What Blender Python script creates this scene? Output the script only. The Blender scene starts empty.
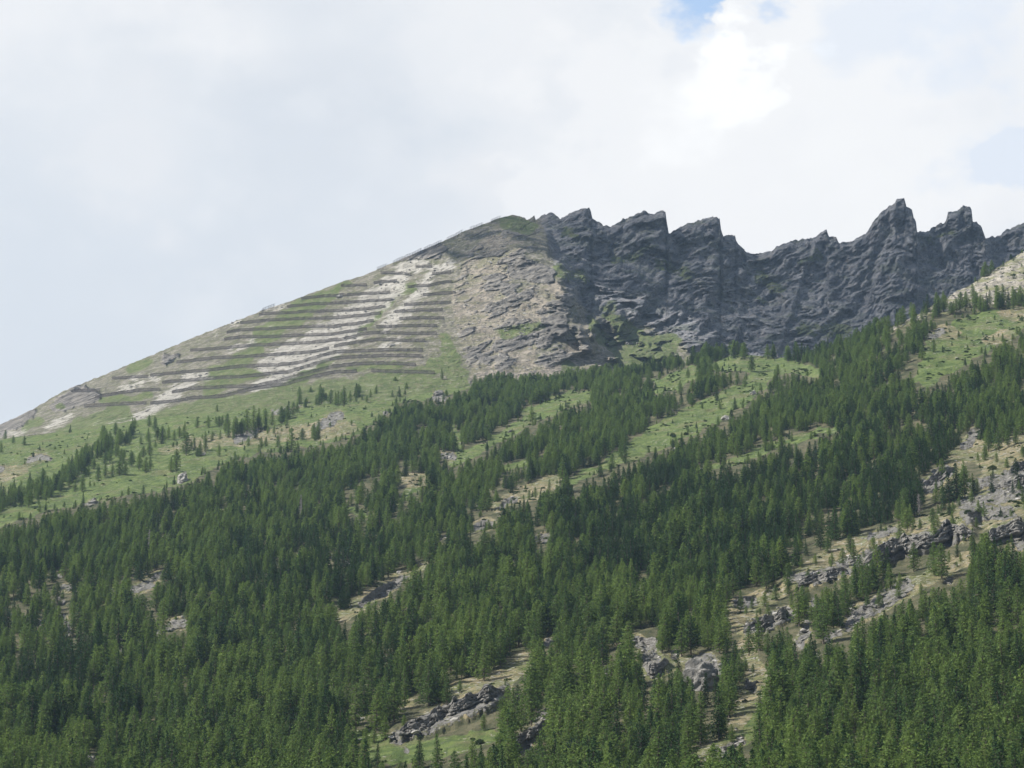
import bpy, bmesh, math, random, numpy as np
from mathutils import Vector, Matrix
random.seed(7); rng = np.random.default_rng(11)
R = math.radians
scene = bpy.context.scene
COL = scene.collection
# ------------------------------------------------------------------ camera
F = 2904.0; PITCH = R(18.0); CP, SP = math.cos(PITCH), math.sin(PITCH)
cam = bpy.data.cameras.new('camera'); camo = bpy.data.objects.new('camera', cam); COL.objects.link(camo)
camo.location = (0, 0, 0); camo.rotation_euler = (R(90) + PITCH, 0, 0)
cam.sensor_width = 36.0; cam.lens = F / 1024 * 36.0; cam.clip_start = 1.0; cam.clip_end = 60000
scene.camera = camo
SUN = Vector((-0.72, -0.20, 0.68)).normalized()

def ray(u, v, Y):
    """world point seen at pixel (u, v) at forward distance Y (arrays allowed)"""
    s = (384.0 - v) / F
    dy = CP - s * SP
    return (u - 512.0) / F / dy * Y, Y + 0 * u, (SP + s * CP) / dy * Y
def v_of(z, Y):
    return 384.0 - F * np.tan(np.arctan2(z, Y) - PITCH)
def u_of(x, Y, v):
    s = (384.0 - v) / F
    return 512.0 + x * F * (CP - s * SP) / Y

# ------------------------------------------------------------------ noise
def _h(ix, iy, seed):
    h = (ix.astype(np.int64) * 374761393 + iy.astype(np.int64) * 668265263 + seed * 974711) & 0xffffffff
    h = ((h ^ (h >> 13)) * 1274126177) & 0xffffffff
    h = ((h ^ (h >> 16)) * 2246822519) & 0xffffffff
    return (h ^ (h >> 15)) & 0xffff
_ang = np.linspace(0, 2 * np.pi, 65536, endpoint=False); _GX = np.cos(_ang).astype(np.float32); _GY = np.sin(_ang).astype(np.float32)
def noise(x, y, seed=0):
    x = np.asarray(x, np.float64); y = np.asarray(y, np.float64)
    x0 = np.floor(x); y0 = np.floor(y); fx = x - x0; fy = y - y0
    wx = fx * fx * fx * (fx * (fx * 6 - 15) + 10); wy = fy * fy * fy * (fy * (fy * 6 - 15) + 10)
    def g(dx, dy):
        h = _h(x0 + dx, y0 + dy, seed)
        return _GX[h] * (fx - dx) + _GY[h] * (fy - dy)
    a = g(0, 0) * (1 - wx) + g(1, 0) * wx
    b = g(0, 1) * (1 - wx) + g(1, 1) * wx
    return (a * (1 - wy) + b * wy) * 1.5
def fbm(x, y, oct=4, seed=0, gain=0.5):
    s = 0; a = 1.0
    for i in range(oct):
        s = s + a * noise(x * 2 ** i, y * 2 ** i, seed + i * 17); a *= gain
    return s
def ridged(x, y, oct=4, seed=0, gain=0.5):
    s = 0; a = 1.0
    for i in range(oct):
        s = s + a * (1 - 2 * np.abs(noise(x * 2 ** i, y * 2 ** i, seed + i * 31))); a *= gain
    return s
def sst(a, b, x):
    t = np.clip((x - a) / (b - a), 0, 1); return t * t * (3 - 2 * t)

# ------------------------------------------------------------------ masks laid over the ground
U0, V0, MW, MH = -400, 150, 1824, 800
_uu, _vv = np.meshgrid(np.arange(MW) + U0 + 0.5, np.arange(MH) + V0 + 0.5)
_wu = _uu + 5 * fbm(_uu / 14, _vv / 9, 3, 5); _wv = _vv + 3.0 * fbm(_uu / 14, _vv / 9, 3, 6)
def m_stroke(pts, soft=1.5):
    out = np.zeros((MH, MW), np.float32)
    P = [(p[0], p[1], p[2]) for p in pts]
    if len(P) == 1: P = P * 2
    for (ax, ay, ar), (bx, by, br) in zip(P[:-1], P[1:]):
        m = max(ar, br) + 14
        c0 = int(max(0, min(ax, bx) - m - U0)); c1 = int(min(MW, max(ax, bx) + m - U0))
        r0 = int(max(0, min(ay, by) - m - V0)); r1 = int(min(MH, max(ay, by) + m - V0))
        if c1 <= c0 or r1 <= r0: continue
        x = _wu[r0:r1, c0:c1]; y = _wv[r0:r1, c0:c1]
        dx, dy = bx - ax, by - ay; L = dx * dx + dy * dy + 1e-9
        t = np.clip(((x - ax) * dx + (y - ay) * dy) / L, 0, 1)
        d = np.hypot(x - ax - t * dx, y - ay - t * dy) - (ar + (br - ar) * t)
        out[r0:r1, c0:c1] = np.maximum(out[r0:r1, c0:c1], 1 - sst(-soft, soft, d))
    return out
def m_poly(pts, warp=True):
    x, y = (_wu, _wv) if warp else (_uu, _vv)
    ins = np.zeros((MH, MW), bool); n = len(pts)
    for i in range(n):
        ax, ay = pts[i]; bx, by = pts[(i + 1) % n]
        if ay == by: continue
        c = ((ay > y) != (by > y)) & (x < (bx - ax) * (y - ay) / (by - ay) + ax)
        ins ^= c
    return ins.astype(np.float32)
def blur(m, k):
    for ax in (0, 1):
        c = np.cumsum(np.concatenate([np.repeat(np.take(m, [0], ax), k + 1, ax), m, np.repeat(np.take(m, [-1], ax), k, ax)], ax), ax)
        n = m.shape[ax]
        m = (np.take(c, range(2 * k + 1, 2 * k + 1 + n), ax) - np.take(c, range(0, n), ax)) / (2 * k + 1)
    return m
def union(*ms):
    o = ms[0].copy()
    for m in ms[1:]: np.maximum(o, m, out=o)
    return o
def look(m, u, v):
    x = np.clip(u - U0 - 0.5, 0, MW - 1.01); y = np.clip(v - V0 - 0.5, 0, MH - 1.01)
    x0 = x.astype(int); y0 = y.astype(int); fx = x - x0; fy = y - y0
    return (m[y0, x0] * (1 - fx) + m[y0, x0 + 1] * fx) * (1 - fy) + (m[y0 + 1, x0] * (1 - fx) + m[y0 + 1, x0 + 1] * fx) * fy
S = m_stroke
# ---- hillside
MEADOW = m_poly([(-400, 600), (-60, 548), (0, 527), (50, 510), (90, 503), (130, 495), (165, 490), (190, 482), (230, 460), (300, 447),
                 (350, 440), (372, 424), (400, 402), (440, 396), (470, 389), (480, 300), (-400, 300)])
g_list = [
    [(590, 396, 6), (560, 402, 8), (535, 414, 8), (515, 428, 5), (490, 444, 4), (465, 455, 5), (452, 464, 3)],
    [(765, 372, 9), (745, 392, 10), (700, 417, 14), (665, 434, 13), (635, 449, 9), (600, 468, 5), (570, 482, 4)],
    [(658, 386, 6), (675, 381, 9), (692, 373, 6)], [(715, 366, 5), (745, 362, 9), (790, 366, 9), (815, 372, 5)],
    [(705, 469, 3), (727, 463, 3), (760, 452, 4), (794, 440, 4), (838, 427, 3)],
    [(345, 508, 3), (366, 515, 3)], [(455, 424, 3), (460, 450, 3)], [(380, 755, 12), (440, 748, 10), (490, 736, 8)],
    [(362, 735, 7), (395, 748, 9)], [(755, 668, 9), (750, 650, 7)], [(716, 752, 8), (745, 735, 8), (760, 700, 6)],
    [(395, 505, 3), (420, 482, 5)], [(500, 470, 2), (528, 462, 3)], [(30, 560, 2), (40, 556, 3)]]
g_polys = [[(918, 352), (930, 334), (948, 325), (965, 317), (990, 311), (1060, 308), (1400, 250), (1400, 300), (1060, 318), (1030, 326), (1008, 340), (990, 351),
            (965, 365), (945, 376), (925, 388), (912, 380), (922, 362)]]
GR = union(MEADOW, *[S(p) for p in g_list], *[m_poly(p) for p in g_polys])
dry_list = [
    [(340, 618, 4), (355, 608, 5), (375, 594, 6), (400, 580, 5), (414, 571, 4), (428, 562, 2)], [(470, 528, 4), (492, 523, 4)],
    [(494, 508, 5), (516, 496, 6), (540, 488, 7), (558, 478, 5)], [(400, 483, 4), (424, 479, 5)],
    [(1040, 446, 14), (990, 458, 13), (972, 450, 10)], [(1040, 480, 16), (990, 490, 15), (968, 500, 10)],
    [(960, 456, 8), (950, 470, 8), (928, 488, 7)],
    [(1040, 512, 12), (960, 519, 9), (930, 526, 9), (900, 535, 9), (870, 543, 9), (850, 551, 9), (830, 560, 9), (808, 571, 8), (790, 582, 7)],
    [(780, 590, 7), (765, 598, 7), (742, 604, 8), (734, 614, 8)], [(738, 624, 9), (770, 622, 9), (792, 612, 6)],
    [(745, 645, 7), (762, 690, 8), (748, 705, 8), (738, 722, 7)], [(700, 760, 8), (722, 748, 7)],
    [(905, 585, 9), (880, 603, 10), (862, 612, 8), (850, 628, 5)], [(965, 558, 7), (935, 572, 6), (915, 590, 6)],
    [(525, 662, 8), (505, 678, 8), (478, 688, 8), (452, 686, 6)], [(635, 640, 6), (648, 652, 12), (655, 668, 12)], [(668, 668, 6), (690, 662, 4)],
    [(410, 700, 3), (398, 712, 3)], [(945, 330, 5), (955, 334, 5)], [(985, 340, 4), (1008, 336, 5)], [(1000, 314, 3), (1060, 312, 4)],
    [(190, 444, 5), (225, 440, 5), (262, 436, 6), (300, 433, 6), (335, 430, 6), (355, 427, 4)], [(-60, 470, 10), (0, 475, 6), (30, 468, 3)], [(160, 452, 3), (180, 448, 3)]]
DRY = union(*[S(p) for p in dry_list])
rock_list = [
    [(360, 605, 4), (385, 590, 5), (405, 579, 3)], [(57, 575, 3)], [(66, 588, 3), (80, 588, 3)], [(82, 579, 3)], [(60, 600, 3)], [(112, 592, 4)], [(135, 590, 4), (150, 583, 5), (160, 575, 4)],
    [(175, 572, 3)], [(66, 618, 4), (70, 632, 4)], [(50, 637, 3)], [(8, 616, 4)], [(160, 629, 5), (182, 624, 5)], [(115, 637, 4)], [(118, 650, 3)], [(38, 624, 3)], [(88, 762, 5)],
    [(325, 555, 2), (345, 563, 3)], [(300, 533, 3)], [(437, 540, 2), (445, 537, 2)], [(475, 527, 4), (490, 523, 3)], [(496, 508, 3), (512, 500, 4)], [(536, 540, 4), (546, 537, 4)],
    [(480, 570, 3)], [(440, 595, 2)], [(555, 525, 2)], [(700, 470, 2)], [(976, 432, 5), (968, 446, 4)], [(945, 472, 8), (928, 486, 8)], [(1030, 470, 8), (1000, 478, 5)],
    [(960, 505, 4), (1030, 490, 9)], [(968, 515, 8), (1010, 512, 6)], [(960, 535, 9), (930, 540, 9), (895, 548, 9), (870, 556, 7), (845, 562, 6)],
    [(1035, 530, 13), (1008, 532, 9)], [(895, 530, 3), (870, 537, 4)], [(795, 578, 6), (820, 577, 7), (845, 569, 6)], [(740, 604, 5), (752, 602, 5)],
    [(790, 613, 6), (770, 622, 8), (752, 628, 7)], [(905, 585, 8), (880, 603, 9), (858, 612, 7), (848, 628, 5)], [(815, 600, 3), (800, 645, 5)], [(825, 640, 3), (838, 634, 3)],
    [(508, 690, 7), (480, 702, 9), (450, 712, 9), (420, 727, 9), (398, 738, 7)], [(636, 640, 4), (650, 650, 9), (655, 672, 8)], [(574, 684, 5), (580, 676, 5)],
    [(548, 712, 6), (535, 735, 6), (520, 748, 7)], [(590, 712, 4)], [(607, 672, 4)], [(675, 655, 5)], [(748, 680, 4), (752, 690, 4)], [(705, 672, 19)], [(720, 755, 6), (740, 740, 4)],
    [(928, 338, 2), (945, 330, 2)], [(405, 391, 4)], [(255, 432, 4), (235, 440, 4)], [(305, 398, 6), (285, 405, 5), (275, 412, 4)], [(352, 388, 5)], [(440, 395, 7), (438, 385, 4)],
    [(340, 415, 5), (322, 425, 5)], [(30, 460, 3), (45, 457, 3)], [(205, 453, 3)], [(0, 470, 5), (-60, 475, 8)], [(94, 501, 3), (85, 504, 2)], [(385, 412, 3)], [(182, 478, 4)],
    [(380, 455, 2)], [(440, 458, 3), (455, 455, 3)], [(548, 643, 4), (555, 641, 3)], [(404, 750, 3)], [(360, 716, 4)], [(1020, 545, 6)], [(1000, 478, 5), (970, 486, 4)], [(950, 580, 4)], [(820, 655, 3)]]
RK = union(*[S(p) for p in rock_list])
SCREE_R = m_poly([(880, 336), (921, 313), (948, 297), (973, 284), (995, 270), (1024, 252), (1300, 150), (1400, 140), (1400, 220), (1040, 298), (1000, 303), (965, 308), (940, 312), (915, 322)])
OPEN = union(GR, DRY, RK, SCREE_R)
# ---- mountain
m_white = [
    [(425, 262, 6), (405, 268, 7), (392, 288, 12), (372, 303, 12), (352, 318, 13), (330, 333, 13), (305, 348, 14), (280, 358, 10), (262, 366, 6)],
    [(432, 268, 5), (425, 285, 4), (412, 302, 6), (398, 316, 7), (385, 330, 5)], [(355, 335, 5), (330, 352, 6), (300, 366, 6), (275, 380, 6), (255, 386, 4)],
    [(205, 374, 6), (185, 384, 7), (172, 394, 6), (162, 402, 6), (150, 411, 4), (132, 420, 4), (110, 428, 3), (90, 434, 3)], [(256, 341, 2), (238, 346, 3), (228, 350, 2)],
    [(160, 378, 2), (130, 376, 2)], [(125, 388, 3), (140, 383, 2)], [(75, 414, 2), (60, 420, 2), (48, 427, 2)], [(218, 336, 3)], [(400, 342, 2), (385, 347, 3)], [(25, 432, 2), (0, 436, 2)],
    [(450, 262, 4), (440, 272, 4)], [(260, 310, 3), (285, 305, 2)], [(241, 318, 2), (233, 322, 2)]]
WH = union(*[S(p) for p in m_white])
m_tan = [[(545, 300, 22), (520, 330, 26), (500, 360, 26), (500, 390, 26), (545, 395, 26)], [(505, 240, 18), (490, 265, 24), (480, 300, 28), (480, 330, 22), (490, 360, 20)],
         [(575, 375, 18), (620, 372, 10)], [(575, 352, 12), (600, 360, 14), (625, 374, 12)], [(578, 300, 4), (590, 335, 5), (605, 352, 5)], [(920, 300, 4), (880, 330, 5)], [(630, 330, 3), (640, 350, 2)]]
TN = union(*[S(p) for p in m_tan])
m_grass = [[(320, 300, 9), (290, 318, 10), (262, 338, 9), (245, 358, 8), (225, 375, 8), (210, 392, 8)], [(345, 285, 5), (320, 302, 6)], [(210, 375, 9), (240, 376, 9), (262, 374, 3)], [(400, 290, 5), (415, 287, 5)],
           [(395, 296, 4), (375, 318, 4), (352, 335, 3)], [(400, 375, 5), (360, 380, 4), (430, 372, 6), (440, 362, 8)], [(445, 340, 6), (452, 360, 9), (458, 378, 10), (462, 392, 8), (445, 392, 10)],
           [(400, 365, 3), (350, 368, 3)], [(100, 400, 3), (150, 397, 3)], [(120, 415, 12), (80, 428, 8), (60, 436, 6)], [(40, 420, 4), (25, 428, 4)], [(60, 405, 4)], [(148, 362, 5), (130, 370, 4)],
           [(612, 318, 6), (625, 330, 10), (640, 345, 14), (632, 360, 8)], [(590, 318, 4), (600, 335, 5), (615, 350, 6)], [(608, 312, 8), (612, 305, 6)], [(620, 365, 9), (650, 352, 14), (672, 342, 10)], [(565, 232, 6), (580, 236, 5)], [(655, 245, 3), (630, 258, 5), (612, 262, 4)],
           [(760, 278, 9), (780, 290, 6)], [(820, 255, 6), (800, 262, 4)], [(560, 270, 8), (585, 278, 6)], [(930, 240, 5), (955, 232, 4)], [(505, 222, 8), (530, 228, 6)], [(760, 300, 6)], [(845, 330, 8), (800, 330, 6)],
           [(505, 335, 5), (540, 325, 5)], [(565, 365, 5), (585, 380, 4)], [(340, 345, 3), (330, 360, 4), (300, 380, 5), (260, 395, 5)], [(660, 265, 8), (690, 275, 6)]]
MG = union(*[S(p) for p in m_grass])
TERR = blur(m_poly([(180, 350), (260, 312), (330, 285), (400, 262), (430, 262), (450, 285), (448, 350), (432, 392), (300, 394), (240, 398), (170, 412), (150, 400)]), 4)
MEADF = blur(m_poly([(-400, 640), (-400, 545), (0, 446), (60, 440), (110, 428), (150, 412), (200, 400), (260, 391), (330, 379), (430, 377), (470, 386), (470, 470)]), 3)
DARKZ = blur(m_poly([(538, 200), (548, 245), (563, 288), (592, 314), (640, 322), (690, 345), (705, 400), (1060, 400), (1400, 400), (1400, 100), (545, 100)]), 8)

# ------------------------------------------------------------------ hillside sheet
YK = np.array([900, 1100, 1300, 1600, 2000, 2400, 2800, 3100.])
UK = np.array([-400, 0, 256, 512, 768, 1024, 1424.])
TK = np.array([[905, 832, 768, 692, 618, 568, 535, 516],
               [870, 790, 720, 635, 555, 500, 462, 440],
               [850, 765, 690, 605, 527, 470, 428, 404],
               [830, 740, 660, 572, 495, 440, 401, 378],
               [800, 700, 620, 530, 455, 397, 355, 330],
               [775, 662, 575, 480, 395, 327, 268, 235],
               [735, 610, 515, 400, 290, 190, 100, 50.]])
CU = np.array([-400, 0, 256, 470, 560, 640, 700, 740, 775, 800, 850, 880, 921, 948, 973, 995, 1024, 1424.])
CV = np.array([516, 440, 404, 385, 380, 372, 360, 354, 357, 358, 345, 331, 313, 297, 283, 268.5, 250, 60.])
CY = np.array([3100, 3100, 3100, 3080, 3020, 2950, 2900, 2850, 2800, 2750, 2600, 2500, 2520, 2600, 2680, 2750, 2850, 2900.])
def smooth1(x, xk, yk):
    # monotone-ish cubic (catmull) through knots
    m = np.gradient(yk, xk); i = np.clip(np.searchsorted(xk, x) - 1, 0, len(xk) - 2)
    h = xk[i + 1] - xk[i]; t = (x - xk[i]) / h; t2 = t * t; t3 = t2 * t
    return (2 * t3 - 3 * t2 + 1) * yk[i] + (t3 - 2 * t2 + t) * h * m[i] + (-2 * t3 + 3 * t2) * yk[i + 1] + (t3 - t2) * h * m[i + 1]
def hill_base(u, Y):
    """u (cols,), Y (rows,) -> V grid (cols, rows)"""
    A = np.stack([smooth1(Y, YK, TK[k]) for k in range(len(UK))])          # (7, rows)
    out = np.empty((len(u), len(Y)))
    for j in range(len(Y)): out[:, j] = smooth1(u, UK, A[:, j])
    return out
ucols = np.concatenate([np.arange(-390, -20, 5.), np.arange(-20, 1044, 1.25), np.arange(1044, 1414, 5.)])
ynear = np.array([-400, -150, 0, 60, 140, 240, 350, 460, 560, 650, 720, 780, 820, 850, 875.])
yr = [900.0]
while yr[-1] < 3100: yr.append(yr[-1] + 1.9 * (0.8 + 0.2 * yr[-1] / 900) )
yfar = np.array([3130, 3180, 3250, 3350, 3500.])
ymid = np.array(yr); ymid = ymid * (3100 / ymid[-1]) if False else ymid
Yr = np.concatenate([ymid[:-1], [3100.0]])
V = hill_base(ucols, Yr)
vc = np.interp(ucols, CU, CV); yc = smooth1(ucols, CU, CY)
Tc = np.array([np.interp(yc[i], Yr, V[i]) for i in range(len(ucols))])
YY = np.broadcast_to(Yr, V.shape); UU = np.broadcast_to(ucols[:, None], V.shape)
V = V + (vc - Tc)[:, None] * sst(0.72, 1.0, YY / yc[:, None])
crest = sst(440, 600, ucols)[:, None]
V = np.where(YY > yc[:, None], (vc[:, None] + (YY - yc[:, None]) * (0.02 + 0.3 * crest)) , V)
X0, _, Z0 = ray(UU, V, YY)
# relief: shallow gullies that run down the fall line plus lumps, in metres
fall = (X0 * 0.96 + YY * 0.25)
rel = 5.0 * fbm(fall / 130, YY / 420, 3, 3) + 2.4 * fbm(X0 / 34, YY / 34, 4, 8)
fade = sst(900, 1000, YY) * (1 - 0.7 * sst(0.93, 1.0, YY / yc[:, None]))
V = V - rel * fade * F / YY * 0.9
rk = look(union(RK, 0.8 * SCREE_R), UU, V); opn = look(OPEN, UU, V)
# rock ledges: treads and risers along tilted strata
def terr(q, p, k):
    f = q / p; i = np.floor(f); return (i + sst(k, 1.0, f - i)) * p
px = F / YY
q = V + 0.42 * UU + 7 * fbm(UU / 38, V / 30, 3, 21)
jit = 1 + 0.35 * noise(UU / 60, V / 40, 9)
t1 = terr(q, 9.0, 0.72) - q; t2 = terr(q * 1.0 + 3 + 4 * noise(UU / 11, V / 9, 77), 4.2, 0.7) - (q * 1.0 + 3 + 4 * noise(UU / 11, V / 9, 77))
big = sst(0.1, 0.5, noise(UU / 50, V / 24, 4) + 0.25)
rkn = rk * (YY < 2200)
V = V - rkn * (t1 * 1.0 * jit * big + t2 * 0.55) - rk * (2.2 * fbm(UU / 7, V / 5, 3, 13) * np.clip(1500 / YY, 0.35, 1))
V = V - 0.5 * opn * fbm(UU / 9, V / 6, 2, 55)
# explicit cliff step (dark undercut face right of centre)
def cliff(pts, hgt):
    global V
    pu = [p[0] for p in pts]; pv = [p[1] for p in pts]
    line = np.interp(UU, pu, pv) + 1.8 * noise(UU / 9, 0 * UU, 31) + 1.2 * np.round(2 * noise(UU / 16, 0 * UU, 33))
    env = sst(pu[0] - 6, pu[0] + 8, UU) * (1 - sst(pu[-1] - 8, pu[-1] + 6, UU))
    d = line - V                                       # >0 above the line
    bump = env * hgt * sst(-1.0, 0.6, d) * (1 - sst(hgt * 1.0, hgt * 3.6, d))
    V = V - bump
cliff([(862, 574), (885, 562), (905, 556), (925, 554), (945, 546), (975, 540)], 11)
cliff([(780, 590), (810, 590), (845, 578)], 5)
cliff([(388, 742), (410, 740), (440, 734), (470, 722), (505, 704)], 7)
cliff([(640, 680), (670, 672)], 6)
cliff([(505, 754), (530, 745), (560, 720)], 7)
cliff([(740, 640), (760, 636), (790, 622)], 4)
cliff([(985, 548), (1010, 540), (1060, 530)], 8)
cliff([(560, 700), (575, 690), (590, 678)], 6)
VG = V
Hx, Hy, Hz = ray(UU, V, YY)
# near and far continuation
z9 = Hz[:, 0]
nx = []; 
for y in ynear:
    z = np.where(y > 0, z9 * (max(y, 0) / 900.0) ** 1.45 - 1.9 * (1 - max(y, 0) / 900), -1.9 - 0 * z9)
    x = Hx[:, 0] * max(y, 60) / 900 if y < 900 else Hx[:, 0]
    if y < 200: x = x + (ucols - 512) * 0.5 * (200 - y) / 200
    nx.append((x, 0 * x + y, z + 0))
fx = []
for k, y in enumerate(yfar):
    d = y - 3100
    fx.append((Hx[:, -1] * y / 3100, 0 * z9 + y, Hz[:, -1] - d * 0.35))
def stackrows(a, i): return np.stack([r[i] for r in a], 1)
HX = np.concatenate([stackrows(nx, 0), Hx, stackrows(fx, 0)], 1)
HY = np.concatenate([stackrows(nx, 1), Hy, stackrows(fx, 1)], 1)
HZ = np.concatenate([stackrows(nx, 2), Hz, stackrows(fx, 2)], 1)

def grid_mesh(name, X, Y, Z, mat, attrs={}, flip=False):
    nc, nr = X.shape
    me = bpy.data.meshes.new(name)
    co = np.stack([X, Y, Z], -1).reshape(-1, 3).astype(np.float32)
    i = np.arange(nc * nr).reshape(nc, nr)
    a, b, c, d = i[:-1, :-1], i[1:, :-1], i[1:, 1:], i[:-1, 1:]
    f = np.stack([a, b, c, d] if not flip else [a, d, c, b], -1).reshape(-1, 4)
    me.vertices.add(len(co)); me.vertices.foreach_set('co', co.ravel())
    me.loops.add(f.size); me.loops.foreach_set('vertex_index', f.ravel().astype(np.int32))
    me.polygons.add(len(f)); me.polygons.foreach_set('loop_start', np.arange(0, f.size, 4, dtype=np.int32))
    me.polygons.foreach_set('use_smooth', np.ones(len(f), bool))
    me.update(calc_edges=True)
    for k, v in attrs.items():
        at = me.attributes.new(k, 'FLOAT', 'POINT'); at.data.foreach_set('value', v.reshape(-1).astype(np.float32))
    me.materials.append(mat)
    o = bpy.data.objects.new(name, me); COL.objects.link(o)
    return o
def pad(m, nn, nf): return np.concatenate([np.repeat(m[:, :1], nn, 1), m, np.repeat(m[:, -1:], nf, 1)], 1)

# ------------------------------------------------------------------ materials
class NT:
    def __init__(s, name):
        s.m = bpy.data.materials.new(name); s.m.use_nodes = True; s.t = s.m.node_tree; s.t.nodes.clear()
        s.out = s.n('ShaderNodeOutputMaterial')
    def n(s, kind, **kw):
        nd = s.t.nodes.new(kind)
        for k, v in kw.items(): setattr(nd, k, v)
        return nd
    def l(s, a, b): s.t.links.new(a, b)
    def val(s, sock, v):
        if hasattr(v, 'is_linked') or hasattr(v, 'links'): s.l(v, sock)
        else: sock.default_value = v
    def attr(s, name): return s.n('ShaderNodeAttribute', attribute_name=name).outputs['Fac']
    def math(s, op, a, b=0.0, clamp=False):
        nd = s.n('ShaderNodeMath', operation=op, use_clamp=clamp); s.val(nd.inputs[0], a); s.val(nd.inputs[1], b); return nd.outputs[0]
    def noise(s, scale, detail=4, rough=0.55, vec=None, dist=0.0):
        nd = s.n('ShaderNodeTexNoise'); nd.inputs['Scale'].default_value = scale; nd.inputs['Detail'].default_value = detail
        nd.inputs['Roughness'].default_value = rough; nd.inputs['Distortion'].default_value = dist
        s.l(vec if vec is not None else s.n('ShaderNodeNewGeometry').outputs['Position'], nd.inputs['Vector'])
        return nd.outputs['Fac']
    def coords(s, scale=(1, 1, 1), rot=(0, 0, 0), obj=False):
        src = s.n('ShaderNodeTexCoord').outputs['Object'] if obj else s.n('ShaderNodeNewGeometry').outputs['Position']
        m0 = s.n('ShaderNodeMapping'); s.l(src, m0.inputs['Vector']); m0.inputs['Rotation'].default_value = rot
        mp = s.n('ShaderNodeMapping'); s.l(m0.outputs[0], mp.inputs['Vector']); mp.inputs['Scale'].default_value = scale
        return mp.outputs[0]
    def ramp(s, fac, stops):
        r = s.n('ShaderNodeValToRGB'); s.l(fac, r.inputs[0]); e = r.color_ramp.elements
        while len(e) < len(stops): e.new(0.5)
        for el, (p, c) in zip(e, stops): el.position = p; el.color = (c[0], c[1], c[2], 1) if not isinstance(c, (int, float)) else (c, c, c, 1)
        return r.outputs[0]
    def mix(s, fac, a, b):
        nd = s.n('ShaderNodeMix', data_type='RGBA'); s.val(nd.inputs[0], fac)
        for sock, v in ((nd.inputs[6], a), (nd.inputs[7], b)):
            if isinstance(v, tuple): sock.default_value = (*v, 1) if len(v) == 3 else v
            else: s.l(v, sock)
        return nd.outputs[2]
    def mask(s, a, n, amt=0.9, lo=0.42, hi=0.58):
        # attribute edge broken up by noise
        x = s.math('ADD', a, s.math('MULTIPLY', s.math('SUBTRACT', n, 0.5), amt))
        mr = s.n('ShaderNodeMapRange', interpolation_type='SMOOTHSTEP'); s.l(x, mr.inputs[0]); mr.inputs[1].default_value = lo; mr.inputs[2].default_value = hi
        return mr.outputs[0]
    def bump(s, h, strength, dist, nrm=None):
        b = s.n('ShaderNodeBump'); s.l(h, b.inputs['Height']); b.inputs['Strength'].default_value = strength; b.inputs['Distance'].default_value = dist
        if nrm is not None: s.l(nrm, b.inputs['Normal'])
        return b.outputs[0]
    def surf(s, col, nrm=None, rough=0.9, spec=0.15):
        p = s.n('ShaderNodeBsdfPrincipled'); s.val(p.inputs['Base Color'], col if not isinstance(col, tuple) else (*col, 1))
        p.inputs['Roughness'].default_value = rough; p.inputs['Specular IOR Level'].default_value = spec
        if nrm is not None: s.l(nrm, p.inputs['Normal'])
        s.l(p.outputs[0], s.out.inputs['Surface']); return p

def rock_color(t, big, fine, light=1.0, tint=(1, 1, 1)):
    c = lambda x: tuple(x * light * k for k in tint)
    a = t.ramp(big, [(0.30, tuple(k * light for k in (0.13, 0.125, 0.12))), (0.5, tuple(k * light for k in (0.25, 0.24, 0.225))), (0.72, tuple(k * light for k in (0.38, 0.365, 0.335)))])
    return t.mix(t.ramp(fine, [(0.42, 0), (0.62, 0.75)]), a, tuple(k * light for k in (0.20, 0.19, 0.17)))

# hillside ground
t = NT('hillside ground')
n_big = t.noise(0.02, 4); n_mid = t.noise(0.10, 6, 0.68); n_fin = t.noise(0.32, 5, 0.72); n_pat = t.noise(0.04, 6, 0.66); n_spk = t.noise(0.42, 3, 0.6, t.coords((1, 0.45, 1)))
strat = t.noise(0.30, 6, 0.66, t.coords((0.25, 0.5, 1.6), (0, R(34), 0)))
grass = t.mix(t.ramp(n_mid, [(0.42, 0), (0.58, 1)]), (0.074, 0.110, 0.031), (0.132, 0.172, 0.052))
grass = t.mix(t.ramp(n_pat, [(0.52, 0), (0.62, 0.55)]), grass, (0.165, 0.15, 0.078))
grass = t.mix(t.ramp(n_spk, [(0.57, 0), (0.62, 0.75)]), grass, (0.060, 0.085, 0.032))
dry = t.mix(t.ramp(n_mid, [(0.42, 0), (0.58, 1)]), (0.165, 0.145, 0.078), (0.28, 0.235, 0.14))
dry = t.mix(t.ramp(n_pat, [(0.47, 0), (0.56, 0.8)]), dry, (0.125, 0.145, 0.055))
dry = t.mix(t.ramp(n_spk, [(0.53, 0), (0.58, 0.85)]), dry, (0.095, 0.105, 0.045))
dry = t.mix(t.ramp(n_fin, [(0.55, 0), (0.60, 0.8)]), dry, (0.34, 0.32, 0.28))
rockc = rock_color(t, strat, n_fin, 0.85)
rockc = t.mix(t.ramp(n_spk, [(0.54, 0), (0.58, 0.75)]), rockc, (0.13, 0.13, 0.07))
floor_ = t.mix(t.ramp(n_mid, [(0.42, 0), (0.58, 1)]), (0.055, 0.062, 0.030), (0.13, 0.12, 0.070))
screec = t.mix(t.ramp(n_mid, [(0.42, 0), (0.58, 1)]), (0.27, 0.245, 0.195), (0.44, 0.40, 0.335))
screec = t.mix(t.ramp(n_spk, [(0.52, 0), (0.57, 0.8)]), screec, (0.17, 0.16, 0.14))
screec = t.mix(t.ramp(n_pat, [(0.48, 0), (0.55, 0.85)]), screec, (0.18, 0.185, 0.085))
c = t.mix(t.mask(t.attr('grass'), n_mid, 0.9), floor_, grass)
c = t.mix(t.mask(t.attr('dry'), n_mid, 1.2), c, dry)
c = t.mix(t.mask(t.attr('scree'), n_mid, 0.9), c, screec)
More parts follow.
